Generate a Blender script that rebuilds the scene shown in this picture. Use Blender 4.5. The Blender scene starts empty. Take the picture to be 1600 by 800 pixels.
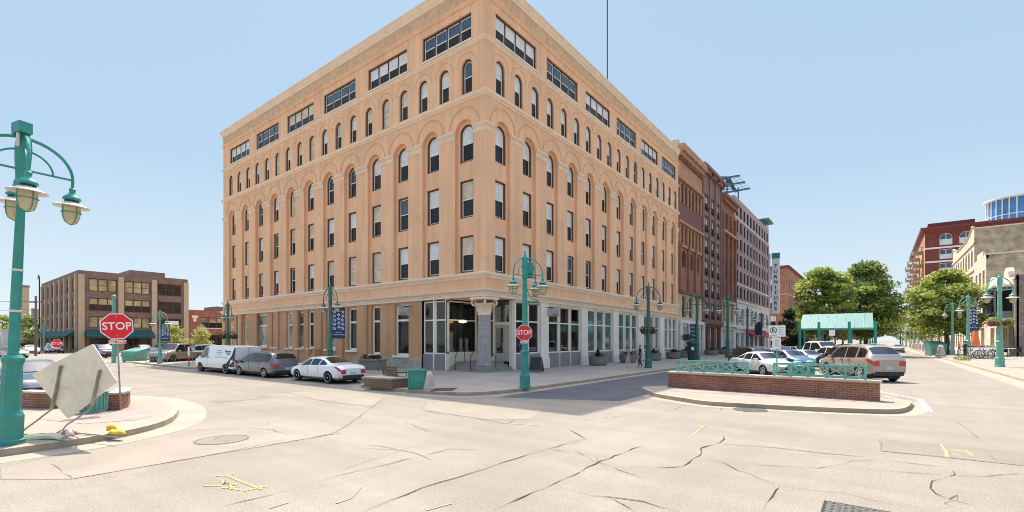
import bpy, bmesh, math, random
from mathutils import Vector, Matrix
from mathutils.geometry import tessellate_polygon
random.seed(7)
PI = math.pi
sc = bpy.context.scene
COL = sc.collection
# ---------------------------------------------------------------- calibration
FOC, HOR, CH = 741.0, 532.0, 2.2
VD = (-0.6101, 0.7923); VR = (0.7923, 0.6101)
def P(px, py, d):                      # world point at depth d
    l = (px-800)/FOC*d
    return Vector((VD[0]*d+VR[0]*l, VD[1]*d+VR[1]*l, CH-(py-HOR)*d/FOC))
def G(px, py, z=0.0):
    d = FOC*(CH-z)/(py-HOR)
    v = P(px, py, d); v.z = z
    return v
def xat(px, Y):                        # x on the line y = Y seen in column px
    r = (px-800)/FOC
    return (r*VD[1]*Y-VR[1]*Y)/(VR[0]-r*VD[0])
def yat(px, X):
    r = (px-800)/FOC
    return (r*VD[0]*X-VR[0]*X)/(VR[1]-r*VD[1])
# ---------------------------------------------------------------- materials
MATS = {}
def nodes_of(name):
    m = bpy.data.materials.new(name); m.use_nodes = True
    nt = m.node_tree
    return m, nt, nt.nodes.get('Principled BSDF')
def mat(name, col, rough=0.7, var=0.12, scale=1.5, bump=0.0, bscale=40.0, metal=0.0, spec=0.5, fine=0.0, emit=None, coat=0.0, dirt=None):
    """base colour modulated by two noises; optional fine grain, bump, dirt patches"""
    if name in MATS: return MATS[name]
    m, nt, b = nodes_of(name)
    N, L = nt.nodes, nt.links
    b.inputs['Roughness'].default_value = rough
    b.inputs['Metallic'].default_value = metal
    b.inputs['Specular IOR Level'].default_value = spec
    b.inputs['Coat Weight'].default_value = coat
    b.inputs['Coat Roughness'].default_value = 0.05
    g = N.new('ShaderNodeNewGeometry')
    n1 = N.new('ShaderNodeTexNoise'); n1.inputs['Scale'].default_value = scale; n1.inputs['Detail'].default_value = 6
    L.new(g.outputs['Position'], n1.inputs['Vector'])
    r = N.new('ShaderNodeMapRange'); r.inputs[1].default_value = 0.3; r.inputs[2].default_value = 0.7
    r.inputs[3].default_value = 1-var; r.inputs[4].default_value = 1+var
    L.new(n1.outputs['Fac'], r.inputs[0])
    cur = r.outputs[0]
    if fine > 0:
        n2 = N.new('ShaderNodeTexNoise'); n2.inputs['Scale'].default_value = bscale; n2.inputs['Detail'].default_value = 2
        L.new(g.outputs['Position'], n2.inputs['Vector'])
        r2 = N.new('ShaderNodeMapRange'); r2.inputs[1].default_value = 0.3; r2.inputs[2].default_value = 0.7
        r2.inputs[3].default_value = 1-fine; r2.inputs[4].default_value = 1+fine
        L.new(n2.outputs['Fac'], r2.inputs[0])
        mu = N.new('ShaderNodeMath'); mu.operation = 'MULTIPLY'
        L.new(cur, mu.inputs[0]); L.new(r2.outputs[0], mu.inputs[1]); cur = mu.outputs[0]
    vm = N.new('ShaderNodeVectorMath'); vm.operation = 'SCALE'; vm.inputs[0].default_value = col[:3]
    L.new(cur, vm.inputs['Scale'])
    out = vm.outputs[0]
    if dirt:
        n3 = N.new('ShaderNodeTexNoise'); n3.inputs['Scale'].default_value = dirt[1]; n3.inputs['Detail'].default_value = 8
        n3.inputs['Roughness'].default_value = 0.7
        L.new(g.outputs['Position'], n3.inputs['Vector'])
        r3 = N.new('ShaderNodeMapRange'); r3.inputs[1].default_value = dirt[2]; r3.inputs[2].default_value = dirt[2]+0.12
        L.new(n3.outputs['Fac'], r3.inputs[0])
        m3 = N.new('ShaderNodeMix'); m3.data_type = 'RGBA'; m3.inputs[7].default_value = (*dirt[0], 1)
        mm = N.new('ShaderNodeMath'); mm.operation = 'MULTIPLY'; mm.inputs[1].default_value = dirt[3]
        L.new(r3.outputs[0], mm.inputs[0]); L.new(mm.outputs[0], m3.inputs[0]); L.new(out, m3.inputs[6]); out = m3.outputs[2]
    L.new(out, b.inputs['Base Color'])
    if bump > 0:
        n4 = N.new('ShaderNodeTexNoise'); n4.inputs['Scale'].default_value = bscale; n4.inputs['Detail'].default_value = 4
        L.new(g.outputs['Position'], n4.inputs['Vector'])
        bp = N.new('ShaderNodeBump'); bp.inputs['Strength'].default_value = bump; bp.inputs['Distance'].default_value = 0.02
        L.new(n4.outputs['Fac'], bp.inputs['Height']); L.new(bp.outputs[0], b.inputs['Normal'])
    if emit:
        b.inputs['Emission Color'].default_value = (*emit[0], 1); b.inputs['Emission Strength'].default_value = emit[1]
    MATS[name] = m
    return m
def brick(name, c1, c2, mortar, bw=0.215, bh=0.075, msize=0.011, rough=0.85, var=0.2):
    if name in MATS: return MATS[name]
    m, nt, b = nodes_of(name); N, L = nt.nodes, nt.links
    b.inputs['Roughness'].default_value = rough
    g = N.new('ShaderNodeNewGeometry'); s = N.new('ShaderNodeSeparateXYZ'); L.new(g.outputs['Position'], s.inputs[0])
    a = N.new('ShaderNodeMath'); a.operation = 'ADD'; L.new(s.outputs[0], a.inputs[0]); L.new(s.outputs[1], a.inputs[1])
    c = N.new('ShaderNodeCombineXYZ'); L.new(a.outputs[0], c.inputs[0]); L.new(s.outputs[2], c.inputs[1])
    t = N.new('ShaderNodeTexBrick'); t.inputs['Scale'].default_value = 1.0
    t.inputs['Brick Width'].default_value = bw; t.inputs['Row Height'].default_value = bh
    t.inputs['Mortar Size'].default_value = msize; t.inputs['Color1'].default_value = (*c1, 1); t.inputs['Color2'].default_value = (*c2, 1)
    t.inputs['Mortar'].default_value = (*mortar, 1)
    L.new(c.outputs[0], t.inputs['Vector'])
    n1 = N.new('ShaderNodeTexNoise'); n1.inputs['Scale'].default_value = 0.8; n1.inputs['Detail'].default_value = 8
    L.new(g.outputs['Position'], n1.inputs['Vector'])
    r = N.new('ShaderNodeMapRange'); r.inputs[1].default_value = 0.3; r.inputs[2].default_value = 0.7
    r.inputs[3].default_value = 1-var; r.inputs[4].default_value = 1+var; L.new(n1.outputs['Fac'], r.inputs[0])
    vm = N.new('ShaderNodeVectorMath'); vm.operation = 'SCALE'; L.new(t.outputs['Color'], vm.inputs[0]); L.new(r.outputs[0], vm.inputs['Scale'])
    L.new(vm.outputs[0], b.inputs['Base Color'])
    bp = N.new('ShaderNodeBump'); bp.inputs['Strength'].default_value = 0.4; bp.inputs['Distance'].default_value = 0.01; bp.invert = True
    L.new(t.outputs['Fac'], bp.inputs['Height']); L.new(bp.outputs[0], b.inputs['Normal'])
    MATS[name] = m
    return m
def glassmat(name, tint, gloss=0.25, rough=0.02):
    """see-through shop glass: transparent plus a mirror reflection by angle"""
    m = bpy.data.materials.new(name); m.use_nodes = True
    nt = m.node_tree; N, L = nt.nodes, nt.links; N.clear()
    o = N.new('ShaderNodeOutputMaterial'); tr = N.new('ShaderNodeBsdfTransparent'); tr.inputs[0].default_value = (*tint, 1)
    gl = N.new('ShaderNodeBsdfGlossy'); gl.inputs['Roughness'].default_value = rough
    lw = N.new('ShaderNodeLayerWeight'); lw.inputs[0].default_value = 0.35
    mr = N.new('ShaderNodeMapRange'); mr.inputs[3].default_value = gloss; mr.inputs[4].default_value = 0.7
    mx = N.new('ShaderNodeMixShader')
    L.new(lw.outputs['Fresnel'], mr.inputs[0]); L.new(mr.outputs[0], mx.inputs[0]); L.new(tr.outputs[0], mx.inputs[1]); L.new(gl.outputs[0], mx.inputs[2])
    L.new(mx.outputs[0], o.inputs[0]); MATS[name] = m
    return m

STUCCO = None
def stucco(name, col, crack=True):
    if name in MATS: return MATS[name]
    m = mat(name, col, rough=0.88, var=0.06, scale=0.35, bump=0.15, bscale=60, fine=0.04, dirt=((col[0]*0.72, col[1]*0.66, col[2]*0.6), 0.9, 0.60, 0.5), spec=0.2)
    nt = m.node_tree; N, L = nt.nodes, nt.links; b = N.get('Principled BSDF')
    src = b.inputs['Base Color'].links[0].from_socket
    g = N.new('ShaderNodeNewGeometry')
    nz = N.new('ShaderNodeTexNoise'); nz.inputs['Scale'].default_value = 1.3; nz.inputs['Detail'].default_value = 5
    L.new(g.outputs['Position'], nz.inputs['Vector'])
    ad = N.new('ShaderNodeVectorMath'); ad.operation = 'MULTIPLY_ADD'; ad.inputs[1].default_value = (1.6, 1.6, 1.6)
    L.new(nz.outputs['Color'], ad.inputs[0]); L.new(g.outputs['Position'], ad.inputs[2])
    mp = N.new('ShaderNodeMapping'); mp.inputs['Scale'].default_value = (2.2, 2.2, .13); L.new(g.outputs['Position'], mp.inputs[0])
    ns = N.new('ShaderNodeTexNoise'); ns.inputs['Scale'].default_value = 1; ns.inputs['Detail'].default_value = 5; L.new(mp.outputs[0], ns.inputs['Vector'])
    rs = N.new('ShaderNodeMapRange'); rs.inputs[1].default_value = .35; rs.inputs[2].default_value = .72; rs.inputs[3].default_value = 1.05; rs.inputs[4].default_value = .88; L.new(ns.outputs['Fac'], rs.inputs[0])
    vs_ = N.new('ShaderNodeVectorMath'); vs_.operation = 'SCALE'; L.new(src, vs_.inputs[0]); L.new(rs.outputs[0], vs_.inputs['Scale']); src = vs_.outputs[0]
    v = N.new('ShaderNodeTexVoronoi'); v.feature = 'DISTANCE_TO_EDGE'; v.inputs['Scale'].default_value = 0.33
    L.new(ad.outputs[0], v.inputs['Vector'])
    r = N.new('ShaderNodeMapRange'); r.inputs[1].default_value = 0.0; r.inputs[2].default_value = 0.006; r.inputs[3].default_value = 1; r.inputs[4].default_value = 0
    L.new(v.outputs['Distance'], r.inputs[0])
    n2 = N.new('ShaderNodeTexNoise'); n2.inputs['Scale'].default_value = 0.22; n2.inputs['Detail'].default_value = 2; L.new(g.outputs['Position'], n2.inputs['Vector'])
    r2 = N.new('ShaderNodeMapRange'); r2.inputs[1].default_value = 0.52; r2.inputs[2].default_value = 0.58; r2.inputs[3].default_value = 0; r2.inputs[4].default_value = 0.5
    L.new(n2.outputs['Fac'], r2.inputs[0])
    mu = N.new('ShaderNodeMath'); mu.operation = 'MULTIPLY'; L.new(r.outputs[0], mu.inputs[0]); L.new(r2.outputs[0], mu.inputs[1])
    mx = N.new('ShaderNodeMix'); mx.data_type = 'RGBA'; mx.inputs[7].default_value = (col[0]*.35, col[1]*.3, col[2]*.3, 1)
    L.new(mu.outputs[0], mx.inputs[0]); L.new(src, mx.inputs[6]); L.new(mx.outputs[2], b.inputs['Base Color'])
    return m
# ---------------------------------------------------------------- mesh builder
class MB:
    def __init__(s, m=None):
        s.v = []; s.f = []; s.mi = []; s.ms = []; s.cur = 0; s.sm = []; s.smooth = False; s.T = None
        if m: s.mat(m)
    def mat(s, m):
        if m not in s.ms: s.ms.append(m)
        s.cur = s.ms.index(m); return s
    def add(s, vs, fs):
        n = len(s.v)
        if s.T: vs = [s.T(p) for p in vs]
        s.v.extend([tuple(p) for p in vs])
        for f in fs:
            s.f.append(tuple(i+n for i in f)); s.mi.append(s.cur); s.sm.append(s.smooth)
    def box(s, x0, x1, y0, y1, z0, z1):
        s.add([(x0,y0,z0),(x1,y0,z0),(x1,y1,z0),(x0,y1,z0),(x0,y0,z1),(x1,y0,z1),(x1,y1,z1),(x0,y1,z1)],
              [(0,3,2,1),(4,5,6,7),(0,1,5,4),(1,2,6,5),(2,3,7,6),(3,0,4,7)])
    def cbox(s, cx, cy, z0, wx, wy, h): s.box(cx-wx/2, cx+wx/2, cy-wy/2, cy+wy/2, z0, z0+h)
    def bar(s, a, b, w, h=None, up=(0,0,1)):
        a = Vector(a); b = Vector(b); h = h or w
        d = (b-a).normalized(); u = Vector(up)
        if abs(d.dot(u)) > 0.98: u = Vector((1,0,0))
        r = d.cross(u).normalized(); u = r.cross(d).normalized()
        vs = []
        for p in (a, b):
            for i, j in ((-1,-1),(1,-1),(1,1),(-1,1)): vs.append(p+r*i*w/2+u*j*h/2)
        s.add(vs, [(3,2,1,0),(4,5,6,7),(0,1,5,4),(1,2,6,5),(2,3,7,6),(3,0,4,7)])
    def tube(s, pts, r, n=8, r2=None, cap=True):
        pts = [Vector(p) for p in pts]; k = len(pts); vs = []
        prev = None
        for i, p in enumerate(pts):
            d = (pts[min(i+1,k-1)]-pts[max(i-1,0)]).normalized()
            if prev is None:
                u = Vector((0,0,1)) if abs(d.z) < 0.9 else Vector((1,0,0))
                a = d.cross(u).normalized()
            else:
                a = (prev-d*prev.dot(d)).normalized()
            prev = a; b = d.cross(a)
            rr = r if r2 is None else r+(r2-r)*i/(k-1)
            if isinstance(r, (list, tuple)): rr = r[i]
            for j in range(n):
                t = 2*PI*j/n; vs.append(p+a*math.cos(t)*rr+b*math.sin(t)*rr)
        fs = []
        for i in range(k-1):
            for j in range(n):
                fs.append((i*n+j, i*n+(j+1)%n, (i+1)*n+(j+1)%n, (i+1)*n+j))
        if cap: fs.append(tuple(range(n))[::-1]); fs.append(tuple((k-1)*n+j for j in range(n)))
        s.add(vs, fs)
    def lathe(s, prof, n=16, c=(0,0,0), rot=0.0, axis='z', sq=False):
        vs = []; fs = []; k = len(prof)
        for (r, z) in prof:
            for j in range(n):
                t = 2*PI*j/n+rot
                x, y = r*math.cos(t), r*math.sin(t)
                if axis == 'z': vs.append((c[0]+x, c[1]+y, c[2]+z))
                elif axis == 'y': vs.append((c[0]+x, c[1]+z, c[2]+y))
                else: vs.append((c[0]+z, c[1]+x, c[2]+y))
        for i in range(k-1):
            for j in range(n):
                fs.append((i*n+j, i*n+(j+1)%n, (i+1)*n+(j+1)%n, (i+1)*n+j))
        fs.append(tuple(range(n))[::-1]); fs.append(tuple((k-1)*n+j for j in range(n)))
        s.add(vs, fs)
    def prism(s, poly, z0, z1):
        n = len(poly); vs = [(x,y,z0) for x,y in poly]+[(x,y,z1) for x,y in poly]
        fs = [(i,(i+1)%n,n+(i+1)%n,n+i) for i in range(n)]
        tri = tessellate_polygon([[Vector((x,y,0)) for x,y in poly]])
        fs += [tuple(n+i for i in t) for t in tri]+[tuple(t) for t in tri]
        s.add(vs, fs)
    def holes(s, Fr, outer, hs, d, reveal):
        """flat panel (s,z) at depth d with holes and reveals going in"""
        loops = [outer]+hs
        allp = [p for l in loops for p in l]
        tri = tessellate_polygon([[Vector((a,b,0)) for a,b in l] for l in loops])
        s.add([Fr(a,b,d) for a,b in allp], [tuple(t) for t in tri])
        if reveal:
            for h in hs:
                n = len(h)
                s.add([Fr(a,b,d) for a,b in h]+[Fr(a,b,d-reveal) for a,b in h], [(i,(i+1)%n,n+(i+1)%n,n+i) for i in range(n)])
    def fbox(s, Fr, s0, s1, z0, z1, d0, d1):
        vs = [Fr(a,z,d) for d in (d0,d1) for a,z in ((s0,z0),(s1,z0),(s1,z1),(s0,z1))]
        s.add(vs, [(3,2,1,0),(4,5,6,7),(0,1,5,4),(1,2,6,5),(2,3,7,6),(3,0,4,7)])
    def build(s, name, parent=None, sharp=None, fix=True):
        me = bpy.data.meshes.new(name); me.from_pydata(s.v, [], s.f)
        for m in s.ms: me.materials.append(m)
        me.polygons.foreach_set('material_index', s.mi)
        me.polygons.foreach_set('use_smooth', s.sm)
        if fix:
            bm = bmesh.new(); bm.from_mesh(me); bmesh.ops.recalc_face_normals(bm, faces=bm.faces); bm.to_mesh(me); bm.free()
        if sharp and any(s.sm): me.set_sharp_from_angle(angle=math.radians(sharp))
        me.update()
        o = bpy.data.objects.new(name, me); COL.objects.link(o)
        if parent: o.parent = parent
        return o
def frame(O, D, N):
    O = Vector(O); D = Vector(D); N = Vector(N); Z = Vector((0,0,1))
    return lambda s, z, d=0.0: O+D*s+Z*z+N*d
def rect(s0, s1, z0, z1): return [(s0,z0),(s1,z0),(s1,z1),(s0,z1)]
def arch(c, z0, zs, r, n=12, rise=1.0):
    return [(c-r,z0),(c+r,z0)]+[(c+r*math.cos(PI*i/n), zs+r*rise*math.sin(PI*i/n)) for i in range(n+1)]
def tag(o, label=None, cat=None, group=None, kind=None):
    if label: o['label'] = label
    if cat: o['category'] = cat
    if group: o['group'] = group
    if kind: o['kind'] = kind
    return o
def thing(name, label, cat, loc=(0,0,0), rz=0.0, group=None):
    o = bpy.data.objects.new(name, None); COL.objects.link(o)
    o.location = loc; o.rotation_euler = (0,0,rz); o.empty_display_size = 0.3
    return tag(o, label, cat, group)
def kids(o): return [c for c in bpy.data.objects if c.parent == o]
CH_CACHE = {}
def dup(root, loc, rz=0.0, label=None, group=None, scale=1.0):
    def cp(o, par):
        c = o.copy(); COL.objects.link(c); c.parent = par
        for ch in tree[o.name]: cp(ch, c)
        return c
    tree = CH_CACHE.get(root.name)
    if tree is None:
        tree = {}
        def walk(o):
            tree[o.name] = list(o.children)
            for c in o.children: walk(c)
        walk(root); CH_CACHE[root.name] = tree
    r = cp(root, None)
    r.location = loc; r.rotation_euler = (0,0,rz); r.scale = (scale,)*3 if not isinstance(scale, tuple) else scale
    if label: r['label'] = label
    if group: r['group'] = group
    return r
def put(o, loc, rz=0.0, label=None, scale=1.0, group=None):
    o.location = loc; o.rotation_euler = (0,0,rz); o.scale = (scale,)*3 if not isinstance(scale, tuple) else scale
    if label: o['label'] = label
    if group: o['group'] = group
    return o
def text(body, size, m, parent, loc, rot=(PI/2,0,0), ext=0.004, off=0.0, name='lettering', sx=1.0):
    cu = bpy.data.curves.new('t', 'FONT'); cu.body = body; cu.size = size; cu.extrude = ext; cu.offset = off
    cu.align_x = 'CENTER'; cu.align_y = 'CENTER'; cu.resolution_u = 3
    t = bpy.data.objects.new('t', cu); COL.objects.link(t)
    bpy.context.view_layer.update()
    me = bpy.data.meshes.new_from_object(t.evaluated_get(bpy.context.evaluated_depsgraph_get()))
    bpy.data.objects.remove(t); bpy.data.curves.remove(cu)
    me.materials.clear(); me.materials.append(m)
    o = bpy.data.objects.new(name, me); COL.objects.link(o); o.parent = parent; o.location = loc; o.rotation_euler = rot; o.scale = (sx,1,1)
    return o
def molding(mb, x0, y0, x1, y1, prof):
    vs = []; fs = []
    for (o, z) in prof:
        vs += [(x0-o,y0-o,z),(x1+o,y0-o,z),(x1+o,y1+o,z),(x0-o,y1+o,z)]
    k = len(prof)
    for i in range(k-1):
        for j in range(4):
            fs.append((i*4+j, i*4+(j+1)%4, (i+1)*4+(j+1)%4, (i+1)*4+j))
    mb.add(vs, fs)
# palette
WHITE = mat('white_paint', (.88,.80,.68), .5, .05, 2)
CREAM = mat('cream_trim', (.80,.61,.44), .7, .06, 1.2, bump=.1)
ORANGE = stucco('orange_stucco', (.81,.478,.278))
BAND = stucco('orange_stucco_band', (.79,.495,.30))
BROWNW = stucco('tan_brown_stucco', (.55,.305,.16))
PIERW = mat('pale_pier', (.80,.68,.57), .7, .06, 1)
DKFRAME = mat('dark_window_frame', (.075,.04,.032), .5, .1)
GREYPAN = mat('mauve_grey_panel', (.24,.205,.20), .6, .06)
GLASSD = mat('dark_glass', (.02,.02,.02), .05, .5, .8, spec=.25)
GLASSB = mat('blue_glass', (.02,.05,.10), .03, .3, .8, spec=1.0)
BLIND = mat('blind_behind_glass', (.70,.69,.67), .12, .12, 1.2, spec=.7)
BLINDREF = mat('tan_blind_reflection', (.60,.49,.35), .10, .22, 1.6, spec=.7)  # tan reflections of the left street panes, put into the blind's colour
TEAL = mat('teal_paint', (.03,.25,.20), .42, .14, 3, spec=.5, fine=.06, dirt=((.05,.12,.09), 2.5, .62, .6))
TEALF = mat('faded_green_paint', (.14,.36,.275), .55, .12, 3)
SHADE = mat('lamp_shade_white', (.62,.58,.50), .4, .04)
GLOBE = mat('lamp_globe', (.50,.42,.26), .18, .12, 6)
ROOFM = mat('roof_membrane', (.25,.24,.23), .9, .1)
STONE = mat('grey_stone', (.26,.23,.20), .85, .15, 4, bump=.3, bscale=30)
LIMEST = mat('limestone', (.42,.36,.28), .85, .18, 3, bump=.4, bscale=20)
METAL = mat('galvanized_metal', (.32,.29,.26), .5, .15, 5, metal=.5)
BLACK = mat('black_metal', (.012,.012,.013), .5, .1)
RUBBER = mat('rubber', (.015,.015,.015), .85, .1)
CHROME = mat('alloy', (.55,.55,.55), .28, .05, metal=.7)
SHOPGLASS = glassmat('shop_glass', (.80,.82,.80), .05)
BLUEN = mat('banner_navy', (.008,.03,.13), .7, .05)
RED = mat('sign_red', (.70,.006,.018), .4, .04, 3)
SIGNW = mat('sign_white', (.78,.76,.72), .45, .04)
# ---------------------------------------------------------------- camera, light
cam = bpy.data.cameras.new('camera'); co = bpy.data.objects.new('camera', cam); COL.objects.link(co)
co.location = (0,0,CH); co.rotation_euler = (PI/2, 0, math.atan2(0.6101, 0.7923))
cam.sensor_width = 36; cam.lens = FOC/1600*36; cam.shift_y = (HOR-400)/1600; cam.clip_end = 6000; cam.clip_start = 0.1
sc.camera = co
EXPO = 1.57
SUN = Vector((-12.6, 10.4, 26)).normalized()
sd = bpy.data.lights.new('sun', 'SUN'); sd.energy = 2.5; sd.angle = math.radians(0.5); sd.color = (1, .95, .87)
so = bpy.data.objects.new('sun', sd); COL.objects.link(so); so.rotation_euler = SUN.to_track_quat('Z', 'Y').to_euler(); so.location = (0,0,60)
w = bpy.data.worlds.new('World'); sc.world = w; w.use_nodes = True
wn = w.node_tree; bg = wn.nodes['Background']
sky = wn.nodes.new('ShaderNodeTexSky'); sky.sky_type = 'NISHITA'; sky.sun_disc = False
sky.sun_elevation = math.asin(SUN.z); sky.sun_rotation = math.atan2(SUN.x, SUN.y)
sky.air_density = 1.0; sky.dust_density = 2.2; sky.ozone_density = 1.0; sky.altitude = 100
W, WL = wn.nodes, wn.links
tc = W.new('ShaderNodeTexCoord'); sx = W.new('ShaderNodeSeparateXYZ'); WL.new(tc.outputs['Generated'], sx.inputs[0])
ramp = W.new('ShaderNodeValToRGB'); WL.new(sx.outputs[2], ramp.inputs[0])      # pale summer haze thinning with elevation
e = ramp.color_ramp.elements
SKYK = 1/(0.15*2**EXPO)
for pos, c in ((0.0, (.84,.91,.94)), (.10, (.67,.80,.90)), (.30, (.47,.655,.84)), (.60, (.42,.61,.82))):
    el = e.new(pos) if pos not in (0.0,) else e[0]
    el.position = pos; el.color = (c[0], c[1], c[2], 1)
e[-1].position = 1.0; e[-1].color = (.40,.58,.80,1)
sc_ = W.new('ShaderNodeVectorMath'); sc_.operation = 'SCALE'; WL.new(ramp.outputs[0], sc_.inputs[0]); sc_.inputs['Scale'].default_value = SKYK
mr = W.new('ShaderNodeMapRange'); mr.interpolation_type = 'SMOOTHSTEP'; WL.new(sx.outputs[2], mr.inputs[0])
mr.inputs[1].default_value = .62; mr.inputs[2].default_value = .85; mr.inputs[3].default_value = 0.015; mr.inputs[4].default_value = 1.0
mx = W.new('ShaderNodeMix'); mx.data_type = 'RGBA'; WL.new(mr.outputs[0], mx.inputs[0]); WL.new(sc_.outputs[0], mx.inputs[6])
s2 = W.new('ShaderNodeVectorMath'); s2.operation = 'SCALE'; WL.new(sky.outputs[0], s2.inputs[0]); s2.inputs['Scale'].default_value = 1.7
WL.new(s2.outputs[0], mx.inputs[7])
WL.new(mx.outputs[2], bg.inputs[0]); bg.inputs[1].default_value = 0.15
sc.view_settings.view_transform = 'Standard'; sc.view_settings.look = 'None'; sc.view_settings.exposure = EXPO
sc.view_settings.gamma = 1
sc.cycles.filter_width = 0.95; sc.cycles.max_bounces = 6; sc.cycles.transparent_max_bounces = 12
# ---------------------------------------------------------------- ground
ASPH = mat('asphalt', (.226,.194,.150), .92, .10, .25, bump=.35, bscale=34, fine=.2, spec=.2, dirt=((.265,.225,.17), .45, .52, .6))
nt = ASPH.node_tree; N, L = nt.nodes, nt.links; b = N.get('Principled BSDF')
src = b.inputs['Base Color'].links[0].from_socket; g = N.new('ShaderNodeNewGeometry')
for sc3, amp in (((.05,1.1,1),.07), ((1.3,.06,1),.05), ((.35,.35,1),.06)):      # tyre polished streaks along both streets, broad stains
    mp_ = N.new('ShaderNodeMapping'); mp_.inputs['Scale'].default_value = sc3; L.new(g.outputs['Position'], mp_.inputs[0])
    nz = N.new('ShaderNodeTexNoise'); nz.inputs['Scale'].default_value = 1; nz.inputs['Detail'].default_value = 6; nz.inputs['Roughness'].default_value = .65; L.new(mp_.outputs[0], nz.inputs['Vector'])
    r = N.new('ShaderNodeMapRange'); r.inputs[1].default_value = .32; r.inputs[2].default_value = .68; r.inputs[3].default_value = 1-amp; r.inputs[4].default_value = 1+amp; L.new(nz.outputs['Fac'], r.inputs[0])
    vm = N.new('ShaderNodeVectorMath'); vm.operation = 'SCALE'; L.new(src, vm.inputs[0]); L.new(r.outputs[0], vm.inputs['Scale']); src = vm.outputs[0]
L.new(src, b.inputs['Base Color'])
CONC = mat('concrete', (.28,.235,.178), .9, .10, .6, bump=.15, bscale=50, fine=.05, spec=.2, dirt=((.24,.2,.16), 1.1, .57, .5))
CONCL = mat('gutter_concrete', (.30,.252,.19), .9, .09, .8, bump=.1, bscale=50, fine=.05, spec=.2)
KERB = mat('kerb_stone', (.34,.27,.19), .9, .16, 2.5, bump=.3, bscale=30, fine=.06, spec=.2)
PAVER = brick('red_pavers', (.30,.20,.165), (.25,.165,.135), (.27,.22,.18), .2, .1, .008)
FIELD = mat('far_ground', (.16,.15,.11), .95, .15, .05)
def slab_mat():
    m = mat('sidewalk_slabs', (.33,.28,.22), .9, .09, .5, bump=.15, bscale=50, fine=.05, spec=.2, dirt=((.22,.18,.14), 1.3, .58, .5))
    nt = m.node_tree; N, L = nt.nodes, nt.links; b = N.get('Principled BSDF'); src = b.inputs['Base Color'].links[0].from_socket
    g = N.new('ShaderNodeNewGeometry'); t = N.new('ShaderNodeTexBrick'); t.offset = 0
    t.inputs['Scale'].default_value = 1; t.inputs['Brick Width'].default_value = 1.5; t.inputs['Row Height'].default_value = 1.5; t.inputs['Mortar Size'].default_value = .012
    t.inputs['Color1'].default_value = (1,1,1,1); t.inputs['Color2'].default_value = (.9,.9,.9,1); t.inputs['Mortar'].default_value = (.45,.42,.4,1)
    L.new(g.outputs['Position'], t.inputs['Vector'])
    mx = N.new('ShaderNodeMix'); mx.data_type = 'RGBA'; mx.blend_type = 'MULTIPLY'; mx.inputs[0].default_value = 1
    L.new(src, mx.inputs[6]); L.new(t.outputs['Color'], mx.inputs[7]); L.new(mx.outputs[2], b.inputs['Base Color'])
    return m
SLAB = slab_mat()
def S(name, mb): o = mb.build(name); tag(o, kind='structure'); return o
mb = MB(ASPH); mb.add([(-2500,-600,0),(2500,-600,0),(2500,3500,0),(-2500,3500,0)], [(0,1,2,3)]); S('road', mb)
def rounded(pts, r=0.5, n=4):
    out = []; k = len(pts)
    for i in range(k):
        p0, p, p1 = Vector(pts[i-1]), Vector(pts[i]), Vector(pts[(i+1)%k])
        a = (p0-p); b = (p1-p); ra = min(r, a.length*.45); rb = min(r, b.length*.45)
        A = p+a.normalized()*ra; B = p+b.normalized()*rb
        for j in range(n+1):
            t = j/n; q = A*(1-t)**2+p*2*t*(1-t)+B*t*t; out.append((q.x, q.y))
    return out
def inset(poly, w):
    n = len(poly); out = []
    area = sum(poly[i][0]*poly[(i+1)%n][1]-poly[(i+1)%n][0]*poly[i][1] for i in range(n))
    sg = 1 if area > 0 else -1
    for i in range(n):
        a, b, c = Vector(poly[i-1]), Vector(poly[i]), Vector(poly[(i+1)%n])
        d1 = (b-a); d2 = (c-b)
        n1 = Vector((-d1.y, d1.x)).normalized() if d1.length > 1e-6 else Vector((0,0)); n2 = Vector((-d2.y, d2.x)).normalized() if d2.length > 1e-6 else n1
        m = (n1+n2); m = m.normalized() if m.length > 1e-6 else n1
        out.append((b.x+m.x*w*sg, b.y+m.y*w*sg))
    return out
def paved(name, pts, top, r=0.8, gutter=0.45, kerbw=0.18, h=0.14):
    po = rounded(pts, r); pi = inset(po, kerbw); pg = inset(po, -gutter)
    n = len(po)
    m = MB(KERB)
    m.add([(x,y,0) for x,y in po]+[(x,y,h) for x,y in inset(po, .012)], [(i,(i+1)%n,n+(i+1)%n,n+i) for i in range(n)])
    m.add([(x,y,h) for x,y in inset(po, .012)]+[(x,y,h) for x,y in pi], [(i,(i+1)%n,n+(i+1)%n,n+i) for i in range(n)])
    S('kerb', m)
    m = MB(top); tri = tessellate_polygon([[Vector((x,y,0)) for x,y in pi]]); m.add([(x,y,h) for x,y in pi], [tuple(t) for t in tri]); S(name, m)
    if gutter:
        m = MB(CONCL); m.add([(x,y,.004) for x,y in po]+[(x,y,.004) for x,y in pg], [(i,(i+1)%n,n+(i+1)%n,n+i) for i in range(n)]); S('gutter', m)
    return pi
paved('sidewalk', [(-12.1,420),(-12.1,15.4),(-12.9,13.4),(-19.3,12.9),(-20.6,15.4),(-40.3,15.4),(-41.5,13.6),(-58,13.9),(-62,17),(-62,420)], SLAB, 1.6)
isl = paved('sidewalk', [(-13.1,-40),(-13.1,2.4),(-14.3,4.3),(-17.4,5.5),(-20.3,5.9),(-22.2,5.7),(-22.4,2.6),(-23,1.6),(-40,1.0),(-40,-40)], CONC, 1.5, gutter=0.7)
g_ = lambda *a: tuple(G(*a))[:2]
paved('median', [g_(1024,621), g_(1100,633.5), g_(1229,641), g_(1330,645.5), g_(1404,647.5), g_(1421,642), (1.0,21.4), (-7.6,21.6), (-8.4,20.2)], CONC, .5)
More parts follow.
